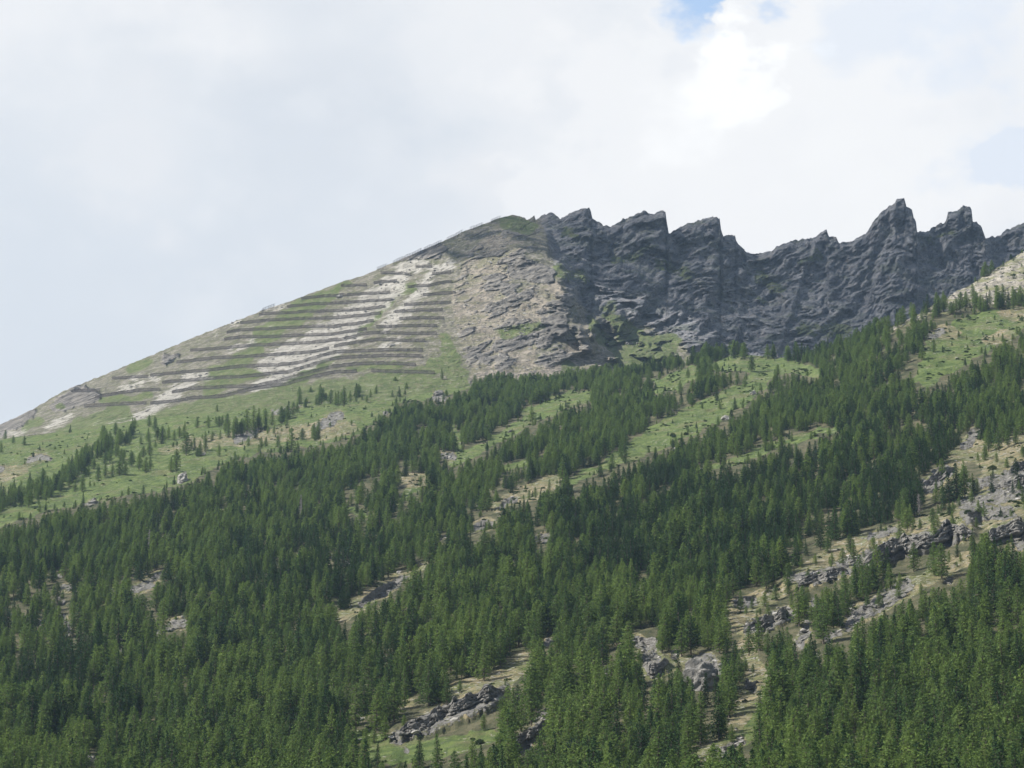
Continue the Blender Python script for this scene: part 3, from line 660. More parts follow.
for k in range(40000):
    if n0 > 900: break
    y_ = 920 + 2050 * math.sqrt(random.random()); u_ = random.uniform(-60, 1084); v_ = float(hill_v(np.float64(u_), np.float64(y_)))
    o_ = float(look(OP2, np.float64(u_), np.float64(v_)))
    if o_ < 0.1 or random.random() > (0.9 if o_ < 0.7 else 0.12 if v_ > 425 or u_ > 480 else 0.03): continue
    h_ = random.uniform(2.5, 8.5) * (1.0 if o_ < 0.8 else 0.7)
    trees.append(dict(x=float((u_ - 512) / F / (CP - (384 - v_) / F * SP) * y_), y=y_, u=u_, v=v_, h=h_, sp=random.random() < 0.25, w=random.uniform(1.0, 1.5))); n0 += 1
# the forest goes on below the frame
pn = gen(6.5, 740, 905); 
for x_, y_ in pn:
    if random.random() > 0.93: continue
    u_ = 512 + x_ / y_ * F * CP; z0_ = float(np.interp(u_, ucols, z9)); z_ = z0_ * (y_ / 900.0) ** 1.45 - 1.9 * (1 - y_ / 900)
    v_ = float(v_of(z_, y_)); u_ = float(u_of(x_, y_, v_)); h_ = 18.5 * (0.55 + 0.65 * random.random() ** 0.8)
    if look(OPEN, np.float64(u_), np.float64(min(767, v_))) > 0.5: continue
    trees.append(dict(x=float(x_), y=float(y_), u=u_, v=v_, z=z_, h=h_, sp=random.random() < 0.28, w=random.uniform(0.85, 1.15)))
# trees that stand by themselves in the open: (u, v of the foot, height in pixels, kind)
LONE = [(5, 438, 8, 0), (13, 444, 7, 0), (24, 445, 8, 0), (1, 453, 9, 0), (70, 433, 7, 1), (149, 427, 10, 0), (155, 430, 12, 0), (162, 439, 11, 0), (174, 441, 9, 0), (184, 438, 12, 0), (197, 428, 10, 0),
        (186, 456, 20, 0), (176, 473, 20, 0), (171, 472, 13, 0), (98, 480, 14, 0), (105, 478, 12, 0), (112, 477, 11, 0), (119, 476, 13, 0), (125, 475, 12, 0), (131, 467, 14, 0), (139, 470, 15, 0), (145, 473, 13, 0), (150, 470, 12, 0), (143, 458, 10, 0),
        (75, 492, 10, 0), (82, 493, 14, 0), (83, 508, 13, 1), (217, 412, 7, 0), (216, 424, 7, 0), (205, 442, 9, 0), (212, 441, 8, 0), (220, 440, 9, 0), (228, 438, 15, 0), (235, 437, 17, 0), (241, 436, 14, 0), (247, 434, 21, 0),
        (253, 432, 22, 0), (258, 429, 17, 0), (265, 426, 15, 0), (272, 425, 12, 0), (281, 424, 15, 0), (293, 416, 12, 0), (297, 413, 9, 0), (305, 408, 8, 0), (320, 402, 15, 0), (338, 406, 13, 0), (344, 407, 18, 0), (356, 402, 7, 0), (362, 401, 6, 0),
        (312, 385, 5, 1), (327, 381, 7, 0), (348, 380, 7, 0), (274, 434, 7, 0), (248, 447, 9, 0), (261, 449, 10, 0), (291, 452, 20, 0), (277, 399, 6, 0), (219, 457, 11, 0), (300, 388, 4, 1), (442, 380, 10, 0), (372, 417, 5, 1), (424, 460, 0, 0),
        (985, 461, 14, 0), (999, 452, 20, 0), (1008, 447, 15, 0), (997, 463, 9, 0), (1016, 445, 16, 0), (993, 479, 9, 1), (986, 443, 10, 0), (950, 503, 26, 1), (957, 500, 30, 1), (965, 498, 27, 0), (973, 495, 18, 0), (936, 505, 16, 0), (943, 505, 20, 0),
        (1013, 495, 11, 1), (933, 526, 14, 0), (978, 462, 8, 0), (828, 554, 18, 0), (843, 566, 14, 0), (854, 561, 18, 0), (860, 592, 30, 0), (868, 596, 26, 0), (879, 581, 30, 0), (887, 579, 26, 1), (914, 572, 24, 0), (905, 546, 10, 0),
        (899, 601, 14, 0), (934, 577, 28, 0), (942, 580, 30, 0), (808, 583, 12, 0), (788, 590, 20, 0), (836, 612, 24, 0), (846, 606, 28, 0), (749, 656, 24, 0), (759, 651, 27, 0), (768, 660, 20, 0), (799, 627, 32, 0), (818, 632, 30, 0), (829, 627, 32, 0),
        (765, 607, 12, 0), (752, 610, 9, 0), (776, 601, 13, 0), (484, 681, 32, 0), (447, 707, 24, 0), (460, 693, 11, 0), (433, 704, 22, 1), (385, 741, 22, 0), (366, 753, 20, 0), (374, 744, 17, 0), (404, 728, 10, 0), (419, 771, 27, 1), (377, 771, 22, 1), (437, 775, 32, 0), (472, 777, 30, 0),
        (688, 378, 9, 0), (566, 408, 6, 1), (556, 400, 6, 1), (549, 425, 8, 1), (532, 422, 14, 0), (625, 464, 20, 0), (621, 458, 15, 0), (612, 470, 13, 0), (600, 478, 15, 1), (717, 402, 12, 1), (720, 410, 9, 0), (735, 410, 10, 1), (668, 436, 4, 1), (672, 437, 4, 1), (688, 434, 3, 1), (680, 396, 13, 0), (752, 372, 14, 0), (745, 388, 10, 0), (778, 376, 10, 0),
        (934, 352, 12, 0), (943, 353, 6, 1), (983, 336, 3, 1), (952, 346, 4, 1), (974, 346, 3, 1), (922, 360, 15, 0), (893, 322, 14, 0), (903, 317, 18, 0), (912, 318, 14, 0), (928, 313, 16, 1), (937, 311, 16, 0), (946, 309, 12, 0), (961, 308, 14, 0), (974, 306, 18, 0),
        (990, 306, 14, 0), (998, 306, 18, 0), (1004, 304, 17, 0), (1014, 303, 14, 0), (1021, 303, 15, 0), (994, 270, 5, 1), (548, 690, 20, 0), (737, 665, 16, 0), (722, 738, 24, 0), (732, 745, 16, 0), (760, 720, 22, 0), (640, 668, 14, 0), (583, 700, 18, 0), (705, 708, 28, 1), (690, 712, 26, 0), (716, 704, 20, 1)]
for k in range(210):   # the band climbing across the left meadow
    s = random.random(); u = -40 + 175 * s; v = np.interp(u, [-40, 0, 30, 60, 80, 100, 125, 140], [530, 506, 498, 486, 468, 452, 442, 432]) + random.gauss(0, 5)
    LONE.append((u, v, random.uniform(8, 16), 1 if random.random() < 0.15 else 0))
for k in range(55):   # belt of trees at the foot of the scree hill
    u = random.uniform(882, 1050); LONE.append((u, np.interp(u, [882, 920, 960, 1000, 1050], [328, 317, 311, 307, 304]) + random.uniform(-3, 4), random.uniform(9, 15), 1 if random.random() < 0.25 else 0))
for cu, cv_ in ((218, 428), (240, 436), (262, 428), (285, 424), (305, 402), (330, 404), (352, 402), (200, 452), (172, 440), (150, 448), (368, 398), (290, 450), (120, 462), (85, 478), (395, 396), (315, 438)):
    for k in range(random.randint(3, 7)): LONE.append((cu + random.gauss(0, 8), cv_ + random.gauss(0, 3), random.uniform(6, 14), 1 if random.random() < 0.15 else 0))
for k in range(400):   # young trees spread over the dry slope
    u, v = random.uniform(735, 1030), random.uniform(440, 700)
    if look(OPEN, np.float64(u), np.float64(v)) < 0.6 or k > 340: continue
    LONE.append((u, v, random.uniform(7, 24) * random.uniform(0.6, 1), 1 if random.random() < 0.2 else 0))
for k in range(60):   # row of trees along the skyline crest
    u = random.uniform(690, 905); LONE.append((u, np.interp(u, CU, CV) + random.uniform(0, 5), random.uniform(9, 16), 1 if random.random() < 0.3 else 0))
for (u, v, hp, sp) in LONE:
    if hp <= 0: continue
    p = hill_at(u, v)
    if u == 442: p = mount_at(u, v)
    trees.append(dict(x=p.x, y=p.y, u=u, v=v, h=hp * p.y / F * 1.3, sp=bool(sp), w=random.uniform(1.0, 1.35) if hp < 14 else random.uniform(0.95, 1.2), z=p.z, lone=1))
for d in trees:
    if 'z' not in d: d['z'] = float(ray(np.float64(d['u']), np.float64(d['v']), d['y'])[2])
    d['k'] = random.randrange(6 if d['sp'] else 11); d['r'] = random.uniform(0, 6.283)
    if d['sp'] and d['k'] == 5 and random.random() < 0.5: d['k'] = random.randrange(5)
print('TREES', len(trees))
# which trees show largest: paint simple crowns from far to near
trees.sort(key=lambda d: -d['y'])
buf = np.full((768, 1024), -1, np.int32)
for i, d in enumerate(trees):
    hp = d['h'] * F / d['y']
    y1 = int(d['v']); y0 = int(d['v'] - hp * 0.97)
    if y0 >= 768 or y1 < 0: continue
    for yy_ in range(max(0, y0), min(768, y1 + 1)):
        w = 0.23 * hp * ((yy_ - y0) / max(1, hp)) ** 0.8 * d['w'] + 0.4
        a, b = int(max(0, d['u'] - w)), int(min(1024, d['u'] + w + 1))
        if b > a: buf[yy_, a:b] = i
cnt = np.bincount(buf[buf >= 0], minlength=len(trees))
for i, d in enumerate(trees): d['a'] = int(cnt[i])
NIND = 295
ind = []
for sp in (False, True):
    c_ = sorted([d for d in trees if d['sp'] == sp], key=lambda d: -d['a'])
    ind += [d for d in c_[:NIND] if d['a'] > 6]
ids = set(id(d) for d in ind)
rest = [d for d in trees if id(d) not in ids]

LAND = [('the big pale grey boulder', 705, 672), ('the dark overhanging cliff', 905, 552), ('the tilted rock slab', 652, 660), ('the layered ledges at the bottom edge', 440, 725), ('the round bush on dry grass', 968, 512),
        ('the stepped rocks', 815, 583), ('the ribbed outcrop', 770, 622), ('the stony gully', 880, 603), ('the tan gully', 385, 590), ('the pale stones in the left forest', 150, 582), ('the grey blocks in the left forest', 172, 628),
        ('the pale rubble at left', 70, 620), ('the pale block at the bottom left', 88, 760), ('the lower right corner', 1015, 760), ('the bottom right slope', 900, 720), ('the bottom left corner', 10, 760), ('the bottom middle', 600, 760), ('the bottom edge left of centre', 260, 760),
        ('the right edge forest', 1015, 640), ('the dry grass shelf', 500, 678), ('the dark spruce stand', 700, 560), ('the right meadow', 960, 345), ('the slanting middle meadow', 680, 428), ('the upper grass strip', 545, 410), ('the left meadow', 120, 470),
        ('the gravel strip', 300, 436), ('the grey boulder on the left meadow', 182, 480), ('the dark wooded gully', 545, 690), ('the skyline crest', 780, 352), ('the pale scree hill', 990, 285), ('the rocky ridge at right', 1000, 490), ('the left edge forest', 10, 600),
        ('the middle of the forest', 480, 600), ('the forest left of centre', 300, 640), ('the wooded bank', 840, 480), ('the forest under the scree', 520, 400), ('the dense middle stand', 400, 510), ('the forest near the left meadow', 230, 500), ('the bare grass hollow', 410, 755), ('the narrow rocky spur', 740, 720)]
def where(u, v):
    n, lx, ly = min(LAND, key=lambda L: (u - L[1]) ** 2 + 1.6 * (v - L[2]) ** 2)
    dx, dy = u - lx, v - ly; D = math.hypot(dx, dy)
    if D < 9: return 'right beside', n
    near = 'just ' if D < 30 else ('' if D < 65 else 'well ')
    a = math.degrees(math.atan2(-dy, dx)) % 360
    s = ['right of', 'above and right of', 'above', 'above and left of', 'left of', 'below and left of', 'below', 'below and right of'][int((a + 22.5) // 45) % 8]
    return near + s, n
def word(d):
    hp = d['h'] * F / d['y']; ww = d['w']
    hgtw = 'tall' if d['h'] > 17.5 else 'short' if d['h'] < 12 else 'mid-height'
    if d['h'] < 7: hgtw = 'very small'
    shp = 'slender' if ww < 0.94 else 'broad' if ww > 1.1 else 'cone-shaped'
    return hgtw, shp
def Elink(name, loc, rz, sc):
    o = bpy.data.objects.new(name, None); COL.objects.link(o); o.location = loc; o.rotation_euler = (0, 0, rz); o.scale = sc; o.empty_display_size = 2; return o
used = {}
for d in sorted(ind, key=lambda d: d['u']):
    kind = 'spruce' if d['sp'] else 'larch'
    tr, cr, _ = KINDS[kind][d['k']]
    o = Elink(kind + '_tree', (d['x'], d['y'], d['z'] - 0.1), d['r'], (d['h'] / 15 * d['w'], d['h'] / 15 * d['w'], d['h'] / 15))
    for nm, me in (('trunk', tr), ('crown', cr)):
        c_ = bpy.data.objects.new(nm, me); COL.objects.link(c_); c_.parent = o
    a, n = where(d['u'], d['v']); hw, sh = word(d)
    tone = 'dark' if d['sp'] else 'green'
    lone = 'lone ' if d.get('lone') and d['h'] * F / d['y'] < 40 and False else ''
    lab = f"{hw} {sh} {tone} {kind} {a} {n}"
    P(o, label=lab, category=kind, group=('spruces' if d['sp'] else 'larches') + ' ' + a + ' ' + n)

# the rest of the trees
def forest(name, meshes, ds, label, cat):
    coll = bpy.data.collections.new(name + ' kinds')
    for i, m in enumerate(meshes):
        ob = bpy.data.objects.new('%s_kind_%02d' % (cat, i), m[2] if isinstance(m, tuple) else m); coll.objects.link(ob)
    me = bpy.data.meshes.new(name)
    me.vertices.add(len(ds)); me.vertices.foreach_set('co', np.array([(d['x'], d['y'], d['z'] - 0.1) for d in ds], np.float32).ravel())
    a = me.attributes.new('pick', 'INT', 'POINT'); a.data.foreach_set('value', np.array([d['k'] for d in ds], np.int32))
    a = me.attributes.new('spin', 'FLOAT_VECTOR', 'POINT'); a.data.foreach_set('vector', np.array([(d.get('rx', 0), d.get('ry', 0), d['r']) for d in ds], np.float32).ravel())
    a = me.attributes.new('size', 'FLOAT_VECTOR', 'POINT'); a.data.foreach_set('vector', np.array([d['s'] if 's' in d else (d['h'] / 15 * d['w'], d['h'] / 15 * d['w'], d['h'] / 15) for d in ds], np.float32).ravel())
    me.update()
    ob = bpy.data.objects.new(name, me); COL.objects.link(ob)
    ng = bpy.data.node_groups.new(name, 'GeometryNodeTree')
    ng.interface.new_socket('Geometry', in_out='INPUT', socket_type='NodeSocketGeometry'); ng.interface.new_socket('Geometry', in_out='OUTPUT', socket_type='NodeSocketGeometry')
    N = ng.nodes.new; L = ng.links.new
    gi, go = N('NodeGroupInput'), N('NodeGroupOutput'); ci = N('GeometryNodeCollectionInfo'); ci.inputs['Collection'].default_value = coll
    ci.inputs['Separate Children'].default_value = True; ci.inputs['Reset Children'].default_value = True
    ip = N('GeometryNodeInstanceOnPoints'); ip.inputs['Pick Instance'].default_value = True
    def at(nm, ty):
        n = N('GeometryNodeInputNamedAttribute'); n.data_type = ty; n.inputs['Name'].default_value = nm; return n.outputs['Attribute']
    mp = N('GeometryNodeMeshToPoints'); L(gi.outputs[0], mp.inputs['Mesh'])
    L(mp.outputs[0], ip.inputs['Points']); L(ci.outputs[0], ip.inputs['Instance']); L(at('pick', 'INT'), ip.inputs['Instance Index'])
    er = N('FunctionNodeEulerToRotation'); L(at('spin', 'FLOAT_VECTOR'), er.inputs[0]); L(er.outputs[0], ip.inputs['Rotation']); L(at('size', 'FLOAT_VECTOR'), ip.inputs['Scale'])
    L(ip.outputs[0], go.inputs[0])
    md = ob.modifiers.new('scatter', 'NODES'); md.node_group = ng
    P(ob, label=label, category=cat, kind='stuff'); return ob
forest('larch_forest', KINDS['larch'], [d for d in rest if not d['sp']], 'mass of smaller light green larches covering the hillside', 'larch forest')
forest('spruce_forest', KINDS['spruce'], [d for d in rest if d['sp']], 'mass of smaller dark green spruces mixed into the hillside forest', 'spruce forest')

# ------------------------------------------------------------------ stones
def rock_mesh(name, seed, sub, mat, dims=(1, 1, 1), ang=0.0, rough=0.22, strata=0.0):
    bm = bmesh.new(); bmesh.ops.create_icosphere(bm, subdivisions=sub, radius=1.0)
    rnd = random.Random(seed)
    planes = []
    for k in range(13):
        n = Vector((rnd.gauss(0, 1), rnd.gauss(0, 1), rnd.gauss(0, 0.8))).normalized(); planes.append((n, rnd.uniform(0.55, 0.92)))
    co = np.array([v.co[:] for v in bm.verts])
    for n, dd in planes:
        n_ = np.array(n); s = co @ n_ - dd; co = co - np.outer(np.maximum(s, 0) * 0.9, n_)
    nrm = co / np.linalg.norm(co, axis=1)[:, None]
    nz = fbm(co[:, 0] * 1.7 + seed, co[:, 2] * 1.7 + co[:, 1], 4, seed) * rough
    if strata:
        qq = co[:, 2] * 3.4 - co[:, 0] * 0.8 + 0.25 * noise(co[:, 0] * 2, co[:, 1] * 2, seed)
        nz = nz + strata * (np.abs(((qq % 1) - 0.5)) * 2 - 0.5)
    co = co + nrm * nz[:, None]
    for v, c_ in zip(bm.verts, co): v.co = (c_[0] * dims[0], c_[1] * dims[1], c_[2] * dims[2])
    me = bpy.data.meshes.new(name); bm.to_mesh(me); bm.free(); me.materials.append(mat)
    return me
STONES = [rock_mesh('stone_%d' % k, 200 + k, 2, M_STONE if k % 2 else M_PALE, (1, 0.85, 0.6)) for k in range(6)]
st = []
def stones(mask, n, u0, u1, v0, v1, at, smin, smax, thr=0.5):
    got = 0; tries = 0
    while got < n and tries < n * 60:
        tries += 1
        u = random.uniform(u0, u1); v = random.uniform(v0, v1)
        if look(mask, np.float64(u), np.float64(v)) < thr: continue
        p = at(u, v); s = smin * (smax / smin) ** (random.random() ** 2.6)
        st.append(dict(x=p.x, y=p.y, z=p.z - 0.15 * s, k=random.randrange(6), r=random.uniform(0, 6.28), rx=random.uniform(-.4, .4), ry=random.uniform(-.4, .4), s=(s * random.uniform(.8, 1.5), s, s * random.uniform(.6, 1.0)))); got += 1
stones(RK, 1700, 0, 1024, 440, 768, hill_at, 0.5, 2.2)
stones(DRY, 700, 300, 1024, 430, 768, hill_at, 0.35, 1.2)
stones(SCREE_R, 900, 880, 1040, 245, 340, hill_at, 0.5, 2.6)
stones(union(WH, TN), 2600, 0, 660, 230, 420, mount_at, 0.7, 3.2)
stones(RK, 350, 0, 480, 380, 500, hill_at, 0.8, 3.0)
stones(MEADOW, 160, 0, 470, 395, 490, hill_at, 0.5, 1.8)
forest('loose_stones', STONES, st, 'loose grey and tan stones strewn over scree and ledges', 'stones')

def shrub_mesh(seed):
    rnd = random.Random(seed); cv, cf = [], []
    for k in range(90):
        a = Vector((rnd.gauss(0, 1), rnd.gauss(0, 1), rnd.gauss(0, 1))).normalized() * rnd.uniform(0.4, 1.0); a.z = a.z * 0.6 + 0.25; clump(cv, cf, a, a.normalized(), 0.38, rnd)
    return mesh_from('shrub_kind_%d' % seed, cv, cf, [M_SHRUB])
sh = []
for k in range(60000):
    if len(sh) > 1700: break
    y_ = 920 + 2150 * math.sqrt(random.random()); u_ = random.uniform(-60, 1084); v_ = float(hill_v(np.float64(u_), np.float64(y_)))
    if float(look(OP2, np.float64(u_), np.float64(v_))) < 0.25: continue
    if look(MEADOW, np.float64(u_), np.float64(v_)) > 0.5 and random.random() < 0.8: continue
    if float(fbm(np.float64(u_ / 18), np.float64(v_ / 9), 3, 191)) < 0.12 + 0.2 * random.random(): continue
    s_ = random.uniform(0.5, 1.5); p_ = ray(np.float64(u_), np.float64(v_), y_)
    sh.append(dict(x=float(p_[0]), y=y_, z=float(p_[2]), k=random.randrange(4), r=random.uniform(0, 6.28), s=(s_ * random.uniform(1, 1.8), s_ * 1.2, s_)))
forest('low_shrubs', [shrub_mesh(k) for k in range(4)], sh, 'low dark juniper and alpine rose shrubs dotted over the clearings', 'shrubs')

def boulder(u, v, w, h, label, seed=0, mat=None, at=hill_at, deep=None, sink=0.25, strata=0.06, tilt=0.0, name='boulder', group=None):
    p = at(u, v + h * 0.35); s = p.y / F
    me = rock_mesh(name, 500 + seed, 5 if w > 14 else 4, mat or M_STONE, (w * s * 0.5, (deep or w * 0.8) * s * 0.5, h * s * 0.62), strata=strata)
    o = bpy.data.objects.new(name, me); COL.objects.link(o)
    o.location = (p.x, p.y + (deep or w * 0.8) * s * 0.2, p.z + h * s * (0.5 - sink) * 0.9); o.rotation_euler = (0, tilt, random.uniform(-.3, .3))
    P(o, label=label, category='boulder' if name == 'boulder' else 'rock outcrop')
    if group: o['group'] = group
    return o
boulder(704, 676, 50, 42, 'largest pale grey boulder, mossy top, deep shadow on its right side', 1, strata=0.09, sink=0.3, deep=34, tilt=-0.12)
boulder(729, 690, 15, 22, 'narrow broken rock in the shade right of the largest boulder', 2, sink=0.3)
boulder(182, 479, 14, 11, 'grey boulder on the left meadow above the forest edge', 3, mat=M_PALE)
boulder(753, 393, 9, 6, 'upper of two white boulders beside the slanting middle meadow', 4, mat=M_PALE)
boulder(728, 418, 14, 6, 'lower wider white boulder beside the slanting middle meadow', 5, mat=M_PALE)
boulder(675, 449, 6, 4, 'small white stone at the lower edge of the middle meadow', 6, mat=M_PALE)
boulder(345, 388, 14, 6, 'flat dark rock just above the lone round larch under the barriers', 7)
boulder(93, 502, 12, 4, 'low tan rock beside the small dark tree on the left meadow', 8, mat=M_PALE)
boulder(448, 457, 13, 5, 'dark flat rock in the gap of the upper forest', 9)
boulder(511, 431, 9, 4, 'dark slab at the lower end of the upper grass strip', 10)
boulder(437, 383, 9, 6, 'dark rock at the foot of the green wedge', 11, at=hill_at)
boulder(440, 393, 14, 8, 'grey rock heap below the green wedge at the forest edge', 12)
boulder(88, 760, 12, 7, 'pale block at the bottom left between larches', 13, mat=M_PALE)
boulder(340, 296, 9, 4, 'pale overhanging rock near the top left of the barriers', 14, mat=M_PALE, at=mount_at)
boulder(392, 345, 8, 4, 'white block between barrier rows right of the pale scree', 15, mat=M_PALE, at=mount_at)
boulder(168, 361, 12, 7, 'dark crag on the left shoulder below the skyline', 16, at=mount_at)
boulder(76, 389, 12, 6, 'dark crag on the skyline of the left shoulder', 17, at=mount_at)
boulder(629, 343, 9, 5, 'single grey rock in the green bowl under the jagged wall', 18, at=mount_at)
boulder(400, 572, 9, 4, 'flat pale stone at the top of the tan gully', 19, mat=M_PALE)
boulder(948, 295, 12, 5, 'pale slab on the crest of the scree hill at right', 20, mat=M_PALE)

def outcrop(pts, th, label, seed, ledges=3, mat=None):
    """one body of layered schist: stepped, undercut and broken along its length"""
    ledges += 2; (u0, v0), (u1, v1) = pts[0], pts[-1]; Lpx = math.hypot(u1 - u0, v1 - v0); n = int(Lpx * 1.6) + 12
    f = np.linspace(0, 1, n); kn = np.linspace(0, 1, len(pts))
    us_ = np.interp(f, kn, [p[0] for p in pts]); vs_ = np.interp(f, kn, [p[1] for p in pts])
    P0 = np.array([hill_at(a_, b_)[:] for a_, b_ in zip(us_, vs_)]); k_ = 9
    Pp = np.pad(P0, ((k_, k_), (0, 0)), mode='edge'); P0 = np.stack([np.convolve(Pp[:, c_], np.ones(2 * k_ + 1) / (2 * k_ + 1), 'valid') for c_ in range(3)], 1)
    s_ = P0[n // 2, 1] / F; env = np.clip(np.minimum(f, 1 - f) * 5, 0.12, 1) ** 0.7 * (0.8 + 0.5 * noise(f * Lpx / 14, 0 * f, seed)); Hh = th * s_ * env * 1.6
    rows = []; x_ = f * Lpx
    rows.append((np.full(n, 1.6) * Hh, 0.10 * Hh))                       # (towards the viewer is negative y) back edge, buried
    rows.append((0.9 * Hh, 0.52 * Hh))
    for l_ in range(ledges):
        q = 0.62 - 1.05 * l_ / ledges; q2 = 0.62 - 1.05 * (l_ + 0.78) / ledges
        blk = np.round(2.4 * noise(x_ / 9 + l_ * 7.3, 0 * f + l_, seed + l_) + 0.35 * noise(x_ / 5, 0 * f + l_, seed + 50 + l_)) / 2.4
        out_ = -(0.20 + 0.95 * l_ / ledges + 0.42 * blk) * Hh
        dz = 0.16 * np.sin(x_ / 17 + seed) + 0.10 * noise(x_ / 6, 0 * f + l_ * 3, seed + 9)
        rows += [(out_ + 0.28 * Hh, (q + dz + 0.03) * Hh), (out_, (q + dz) * Hh), (out_ - 0.02 * Hh, (q * 0.45 + q2 * 0.55 + dz) * Hh), (out_ + 0.06 * Hh, (q2 + dz) * Hh), (out_ + 0.55 * Hh, (q2 + dz - 0.02) * Hh)]
    rows.append((-0.9 * Hh, -0.75 * Hh)); rows.append((-0.2 * Hh, -1.4 * Hh))
    c0 = Vector(P0[n // 2]); co = []
    for r_, (dy, dz) in enumerate(rows):
        jx = 0.07 * Hh * noise(x_ / 3, 0 * f + r_ * 1.7, seed + 77); jy = 0.05 * Hh * noise(x_ / 4, 0 * f + r_ * 1.7, seed + 78); jz = 0.04 * Hh * noise(x_ / 5, 0 * f + r_ * 1.7, seed + 79)
        co.append(np.stack([P0[:, 0] + jx, P0[:, 1] + dy + jy, P0[:, 2] + dz + jz], 1) - np.array(c0[:]))
    nr_ = len(rows); V_ = np.concatenate(co); F_ = [(r_ * n + i, r_ * n + i + 1, (r_ + 1) * n + i + 1, (r_ + 1) * n + i) for r_ in range(nr_ - 1) for i in range(n - 1)]
    F_ += [tuple(r_ * n for r_ in range(nr_)), tuple(r_ * n + n - 1 for r_ in range(nr_ - 1, -1, -1))]
    me = mesh_from('rock_outcrop', [tuple(v_) for v_ in V_], F_, [mat or M_STONE])
    o = bpy.data.objects.new('rock_outcrop', me); COL.objects.link(o); o.location = c0
    P(o, label=label, category='rock outcrop'); return o
outcrop([(862, 567), (885, 558), (905, 551), (925, 545), (948, 538), (975, 534)], 13, 'longest dark layered cliff band on the right slope', 1, 4)
outcrop([(797, 586), (820, 580), (848, 570)], 9, 'stepped ledges left below the dark cliff band', 2, 3)
outcrop([(392, 737), (420, 728), (450, 715), (480, 702), (510, 690)], 13, 'tilted layered ledges at the bottom left of centre', 3, 4)
outcrop([(742, 634), (765, 624), (790, 614)], 11, 'ribbed grey outcrop on the dry slope above the big boulder', 4, 3)
outcrop([(640, 668), (655, 672), (670, 662)], 9, 'dark lower lip of the tilted rock slab', 5, 2)
outcrop([(636, 640), (652, 645), (662, 652)], 7, 'thin ledges on top of the tilted rock slab', 6, 2)
outcrop([(510, 752), (530, 742), (552, 722)], 9, 'slanting slab in the bottom gully between larches', 7, 3)
outcrop([(985, 545), (1005, 536), (1030, 524)], 12, 'grey ledges on the right edge beside the cliff band', 8, 3)
outcrop([(925, 488), (940, 478), (955, 468)], 8, 'pale rock ribs at the upper left of the dry slope', 9, 3)
outcrop([(985, 492), (1010, 486), (1034, 478)], 8, 'low ledges on dry grass at the right edge', 10, 2)
outcrop([(965, 518), (975, 516), (985, 512)], 8, 'small crag right of the round bush', 11, 2)
outcrop([(565, 692), (578, 680), (590, 672)], 8, 'dark broken rock in the wooded gully', 12, 2)
outcrop([(360, 604), (378, 595), (398, 584)], 6, 'grey rock strip along the tan gully', 13, 2)
outcrop([(736, 605), (745, 603), (756, 600)], 6, 'small ledge at the top of the dry slope', 14, 2)
outcrop([(1008, 474), (1020, 468), (1034, 462)], 8, 'rounded ledges at the right edge below the light larches', 15, 2)
outcrop([(745, 690), (752, 687), (760, 682)], 5, 'small flat ledge right of the largest boulder', 16, 2)

# round juniper bush and a dead grey tree
def bush(u, v, wpx, label):
    rnd = random.Random(int(u)); p = hill_at(u, v); s = p.y / F; r = wpx * s * 0.5
    cv, cf, tv, tf = [], [], [], []
    for k in range(5): limb(tv, tf, (0, 0, -0.3), (rnd.uniform(-.5, .5) * r, rnd.uniform(-.5, .5) * r, r * 0.9), 0.08)
    for k in range(520):
        a = Vector((rnd.gauss(0, 1), rnd.gauss(0, 1), rnd.gauss(0, 1))).normalized() * r * rnd.uniform(0.55, 1.02); a.z = a.z * 0.85 + 0.25 * r
        clump(cv, cf, a, a.normalized(), 0.5, rnd)
    o = Elink('juniper_bush', (p.x, p.y, p.z - 0.1), 0, (1, 1, 1))
    for nm, vs, fs, m in (('stems', tv, tf, M_BARK), ('foliage', cv, cf, M_SHRUB)):
        c_ = bpy.data.objects.new(nm, mesh_from(nm, vs, fs, [m])); COL.objects.link(c_); c_.parent = o
    P(o, label=label, category='bush')
bush(968, 514, 8, 'dark round bush alone on the dry grass above the cliff band')
bush(993, 470, 9, 'low bush below the light larches on the right dry slope')
bush(410, 734, 10, 'low bush on the bottom layered ledges')
bush(757, 746, 9, 'small bush on the grassy spur at the bottom')
bush(826, 575, 9, 'low bush on top of the stepped ledges')
bush(566, 412, 6, 'dark low bush on the upper grass strip, lower one')
bush(480, 745, 9, 'low bush on the grass under the layered ledges')
bush(673, 437, 6, 'dark low bush in the slanting middle meadow')
bush(686, 435, 5, 'smaller low bush right in the slanting middle meadow')
def dead(u, v, hp, label):
    rnd = random.Random(int(u) + 3); p = hill_at(u, v); s = p.y / F; H = hp * s
    vs, fs = [], []; tube(vs, fs, [(0, 0, -1), (0.05 * H, 0, H * 0.5), (0.02 * H, 0, H)], [0.35, 0.2, 0.03])
    bs, bf = [], []
    for k in range(130):
        z = H * rnd.uniform(0.12, 0.97); a = rnd.uniform(0, 6.28); r = 2.4 * (1 - z / H) + 0.5
        limb(bs, bf, (0.03 * H, 0, z), (r * math.cos(a), r * math.sin(a), z + rnd.uniform(-.5, .6)), 0.09)
        for q in range(3):
            f = rnd.uniform(.4, .9); b = (0.03 * H + (r * math.cos(a)) * f, r * math.sin(a) * f, z); limb(bs, bf, b, (b[0] + rnd.uniform(-.7, .7), b[1] + rnd.uniform(-.7, .7), b[2] + rnd.uniform(-.5, .5)), 0.06)
    o = Elink('dead_tree', (p.x, p.y, p.z), 0, (1, 1, 1))
    for nm, a_, b_ in (('trunk', vs, fs), ('bare_branches', bs, bf)):
        c_ = bpy.data.objects.new(nm, mesh_from(nm, a_, b_, [M_DEAD])); COL.objects.link(c_); c_.parent = o
    P(o, label=label, category='dead tree')
